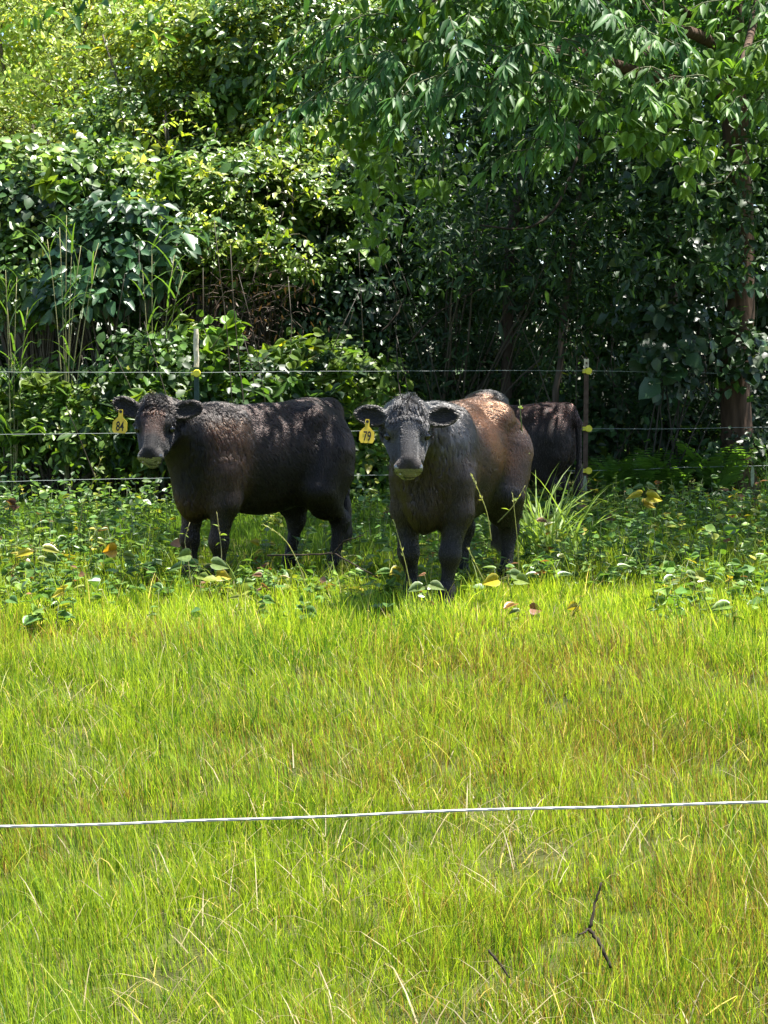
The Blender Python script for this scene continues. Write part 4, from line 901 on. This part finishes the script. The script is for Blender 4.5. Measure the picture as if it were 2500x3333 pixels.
def fern(px, py, Y, h, label, seed, nf=7):
    r = np.random.default_rng(seed); b0 = P(px, py, Y); b0[2] = 0; root = thing('fern', label, 'fern', b0, 'ferns along the back fence'); lf = Bag(); st = Bag()
    for i in range(nf - 2):
        az = -1.57 + 6.28 * (i + r.uniform(-.3, .3)) / (nf - 2); L = h * r.uniform(.7, 1.15); hh = np.array((math.cos(az), math.sin(az), 0)); m = 16; t = np.linspace(0, 1, m)[:, None]
        pts = b0 + hh * L * (.16 * t + .40 * t ** 2) + np.array((0, 0, 1)) * L * (1.0 * t - .26 * t ** 2)
        st.tube(pts, np.linspace(.004, .0012, m), 4, (.10, .15, .04)); side = np.cross(hh, (0, 0, 1.0)); tg = nrm(np.gradient(pts, axis=0))
        u = np.linspace(.22, .99, 15); base = np.stack([np.interp(u, t[:, 0], pts[:, q]) for q in range(3)], -1); tt = np.stack([np.interp(u, t[:, 0], tg[:, q]) for q in range(3)], -1)
        sz = L * .30 * np.sin(np.pi * (u * .82 + .18)) ** .8 + .02
        for sg in (1, -1):
            ax = nrm(side * sg + tt * .45 + (0, 0, -.12) + r.normal(0, .05, (15, 3))); nn = nrm(np.cross(tt, side * 1.0) * -1 + r.normal(0, .08, (15, 3))); nn = np.where(nn[:, 2:3] < 0, -nn, nn)
            lf.leaves(PINNA, base, ax, nn, np.stack([sz, sz * .7, sz], -1), np.array((.085, .18, .032)) * r.uniform(.8, 1.25))
    lf.build('fronds', M_leaf, root); st.build('stems', M_twig, root)
fern(1990, 1600, 18.75, .80, 'green fern immediately right of the rusty post', 101, 8)
fern(2075, 1590, 18.85, .85, 'fern second to the right of the rusty post', 102, 7)
fern(2180, 1600, 18.95, .80, 'fern halfway between the rusty post and the hanging strip at the right', 103, 7)
fern(2330, 1610, 19.1, .95, 'tallest upright fern in front of the thick trunk', 104, 8)
fern(2130, 1590, 19.3, .75, 'smallest fern behind the others, in the shade', 105, 6)
def grass_clump(name, label, px, py, Y, n, h, wdt, col, seed, spread=.12, group=None, cat='grass clump'):
    r = np.random.default_rng(seed); b0 = P(px, py, Y); b0[2] = 0; b = Bag()
    pos = b0 + np.stack([r.normal(0, spread, n), r.normal(0, spread, n), np.zeros(n)], -1)
    blades(b, pos, h * r.uniform(.55, 1.1, n), wdt * r.uniform(.6, 1.2, n), r.uniform(0, 6.28, n), np.abs(r.normal(.15, .15, n)), np.abs(r.normal(.6, .35, n)), np.array(col) * r.uniform(.7, 1.3, (n, 1)), 7, r)
    tag(b.build(name, M_grass), label, cat, group)
grass_clump('grass_clump', 'tall sunlit broad-bladed grass clump between the brown-backed cow and the half-hidden cow', 1780, 1845, 12.25, 95, .80, .024, (.20, .30, .06), 111, .10)
grass_clump('grass_clump', 'dark arching grass clump under the brown brush behind the cow tagged 84', 900, 1350, 18.6, 60, .95, .026, (.06, .12, .03), 112, .15)
grass_clump('grass_clump', 'fine tall grass clump at the right edge behind the fence', 2450, 1600, 19.6, 190, .85, .009, (.065, .15, .025), 113, .28)
grass_clump('grass_clump', 'grass tuft in the shade in front of the rusty post', 1960, 1660, 17.2, 40, .35, .011, (.10, .16, .04), 114, .15)
grass_clump('grass_clump', 'grass tuft with bent blades at the lower fence wire on the right', 2230, 1660, 17.6, 40, .42, .011, (.09, .15, .04), 115, .09)
# single tall blade and seed stalks
def stalk(label, pts_px, rad, col, seed, seeds=0, leaf=0, name='seed_stalk'):
    r = np.random.default_rng(seed); p = np.array([P(*q) for q in pts_px]); b = Bag(); m = 12; t = np.linspace(0, len(p) - 1, m); q = np.stack([np.interp(t, np.arange(len(p)), p[:, k]) for k in range(3)], -1)
    for _ in range(2): q[1:-1] = (q[:-2] + 2 * q[1:-1] + q[2:]) / 4
    b.tube(q, np.linspace(rad, rad * .5, m), 5, col)
    if seeds:
        u = r.uniform(.55, 1, seeds) * (m - 1); base = np.stack([np.interp(u, np.arange(m), q[:, k]) for k in range(3)], -1)
        tg = nrm(q[-1] - q[m // 2]); b.leaves(NARROW, base, tg + r.normal(0, .3, (seeds, 3)), rv(seeds, r), r.uniform(.018, .03, seeds), np.array(col) * r.uniform(.9, 1.5, (seeds, 1)))
    if leaf:
        u = r.uniform(.3, 1, leaf) * (m - 1); base = np.stack([np.interp(u, np.arange(m), q[:, k]) for k in range(3)], -1)
        b.leaves(ROUND, base, rv(leaf, r) * (1, 1, .4), nrm(np.array((0, 0, 1)) + r.normal(0, .4, (leaf, 3))), r.uniform(.03, .06, leaf), np.array((.14, .20, .04)) * r.uniform(.7, 1.4, (leaf, 1)))
    tag(b.build(name, M_leaf), label, 'stalk')
STR = (.34, .36, .14)
stalk('tall pale seed stalk leaning before the flank of the cow tagged 84', [(1010, 1960, 10.3), (980, 1850, 10.3), (930, 1750, 10.3), (855, 1705, 10.3)], .0042, STR, 121, 14)
stalk('pale seed stalk in front of the left foreleg of the cow tagged 79', [(1340, 1930, 9.6), (1320, 1830, 9.6), (1280, 1690, 9.6)], .0032, STR, 122, 16)
stalk('pale seed stalk bending before the belly of the cow tagged 79', [(1600, 1760, 9.9), (1585, 1660, 9.9), (1535, 1545, 9.9)], .0034, STR, 123, 22)
stalk('straight yellow stalk rising beside the hind leg of the cow tagged 79', [(1690, 1900, 10.2), (1685, 1760, 10.2), (1668, 1605, 10.2)], .0036, STR, 124, 6)
stalk('short seed stalk crossing the hooves of the cow tagged 79', [(1575, 1890, 9.7), (1550, 1840, 9.7), (1523, 1785, 9.7)], .0036, STR, 125, 14)
stalk('tall knobbly weed stalk standing left of the cow tagged 84', [(255, 1760, 11.2), (268, 1640, 11.2), (300, 1580, 11.2), (330, 1490, 11.2)], .004, (.30, .30, .12), 126, 26, 5)
stalk('bare branching weed stem before the right foreleg of the cow tagged 84', [(720, 1870, 10.5), (722, 1790, 10.5), (712, 1720, 10.5), (706, 1668, 10.5)], .0036, (.34, .33, .2), 127, 6, 5)
stalk('bare crooked weed stem before the left foreleg of the cow tagged 84', [(620, 1900, 10.5), (612, 1810, 10.5), (598, 1760, 10.5), (618, 1700, 10.5)], .0036, (.34, .33, .2), 128, 6, 5)
stalk('single tall upright grass blade at the rump of the brown-backed cow', [(1715, 1640, 11.0), (1708, 1500, 11.0), (1690, 1300, 11.0)], .006, (.11, .17, .05), 129, 0, 4, 'tall_grass')
stalk('leafy weed stalk leaning at the flank of the brown-backed cow', [(1620, 1700, 10.4), (1670, 1650, 10.4), (1710, 1580, 10.4)], .0036, (.28, .3, .12), 130, 4, 4)
# ---- single weeds one can pick out
def weed(label, px, py, Y, leaves, hgt, seed, stemcol=(.12, .13, .05), name='weed_plant'):
    """leaves: (dx_px, dy_px, size_px, colour, tilt)"""
    r = np.random.default_rng(seed); top = P(px, py, Y); s = Y / F; b0 = np.array((top[0] + r.normal(0, .03), top[1], 0)); root = thing(name, label, 'weed', b0); st = Bag(); lf = Bag()
    m = 6; t = np.linspace(0, 1, m)[:, None]; pts = b0 + (top - b0) * t + r.normal(0, .004, (m, 3)); st.tube(pts, np.linspace(.004, .002, m), 5, stemcol)
    for dx, dy, sz, col, tilt in leaves:
        e = top + np.array((dx * s, r.normal(0, .02), -dy * s)); st.tube([top + (b0 - top) * min(.8, max(0, dy * s * .4 / max(top[2], .05))), (top + e) / 2 + (0, 0, -.004), e], .0014, 4, stemcol)
        ax = np.array((np.sign(dx + .01) * .9, r.normal(0, .35), -.15)); nn = nrm(np.array((0, -tilt, 1 - tilt * .6)) + r.normal(0, .15, 3))
        lf.leaves(HEART, e[None], ax[None], nn[None], np.array([sz * s]), np.array([col]))
    lf.build('leaves', M_glossy, root); st.build('stem', M_twig, root)
YL = (.42, .36, .03); GL = (.075, .14, .035); LG = (.16, .22, .04); BR = (.20, .09, .05); PG = (.13, .19, .06)
weed('weed with three bright yellow leaves standing right of the rusty post', 2095, 1620, 13.2, [(-8, -10, 55, YL, .5), (10, -5, 55, YL, .5), (0, 20, 50, (.34, .26, .03), .6), (-4, -38, 38, GL, .3), (12, -40, 36, PG, .3)], .2, 141)
weed('weed with orange upright leaf left of the cow tagged 84', 395, 1790, 10.9, [(-18, 0, 52, (.5, .28, .03), .9), (8, 18, 40, LG, .5), (20, 40, 44, GL, .4)], .2, 142)
weed('weed of green and yellow leaves at the far left edge of the pasture', 120, 1785, 10.9, [(-20, 10, 55, YL, .5), (22, 0, 60, (.24, .25, .03), .4), (-30, -18, 44, PG, .3), (30, 30, 50, GL, .4), (0, 45, 50, LG, .5)], .2, 143)
weed('reddish weed with curled leaves low at the left of the bright grass', 165, 2165, 8.4, [(-25, 5, 48, PG, .3), (12, 0, 46, BR, .6), (-12, 40, 50, (.14, .11, .06), .9), (28, 30, 40, (.28, .10, .05), .5), (5, 55, 44, LG, .8)], .2, 144)
weed('grey-green weed with two folded leaves near the left edge below the reddish weed', 90, 2260, 7.9, [(-18, 0, 46, (.09, .12, .06), .9), (12, 4, 42, GL, .7), (-24, 60, 44, (.05, .09, .03), .9)], .14, 145)
weed('lone pale leaved weed in bright grass nearer than the hooves of the cow tagged 79', 1688, 2085, 8.9, [(-22, 0, 46, PG, .3), (8, -4, 44, GL, .8), (16, 60, 36, LG, .8)], .15, 146)
weed('reddish-tipped weed in the grass right of the cow tagged 79', 1700, 2000, 9.3, [(-25, -35, 52, (.38, .2, .05), .4), (-10, -15, 42, PG, .2), (25, -20, 44, BR, .7), (28, 5, 40, PG, .6), (-5, 30, 46, LG, .6)], .2, 147)
weed('small yellow-green weed alone in the right part of the grass', 1990, 2295, 7.6, [(-20, 0, 40, YL, .5), (18, 15, 46, (.2, .2, .03), .9), (-12, -38, 32, PG, .2), (-24, -65, 26, (.34, .16, .1), .5)], .16, 148)
weed('brownish round-leaved weed left of the small yellow-green weed', 1880, 2335, 7.4, [(-45, 5, 38, (.13, .12, .03), .9), (5, 5, 48, (.14, .12, .03), 1.0), (40, 45, 40, GL, .8)], .1, 149)
weed('pale leaved weed between the forelegs of the cow tagged 79', 1390, 1905, 9.5, [(-15, 5, 56, PG, .35), (12, 0, 52, (.15, .2, .07), .35), (-8, -35, 28, (.4, .2, .1), .5)], .2, 150)
weed('weed with broad green leaves before the forelegs of the cow tagged 84', 640, 1835, 10.4, [(-50, 10, 60, GL, .4), (50, 0, 60, PG, .4), (-20, -30, 50, PG, .9), (66, 35, 50, (.4, .32, .04), .6), (8, 40, 44, LG, .4)], .2, 151)
weed('pale leaved weed at the edge of the shade, at the right', 2230, 1880, 10.6, [(-30, 5, 56, PG, .3), (10, -10, 52, PG, .4), (-20, 25, 50, YL, .5), (36, -5, 44, (.22, .24, .04), .9), (20, 30, 44, LG, .4)], .2, 152)
weed('yellow and pale leaved weed by the hind legs of the cow tagged 79', 1650, 1870, 10.1, [(-30, 15, 54, YL, .5), (15, 0, 56, PG, .3), (30, 12, 50, LG, .5), (-45, 30, 40, YL, .4)], .2, 153)
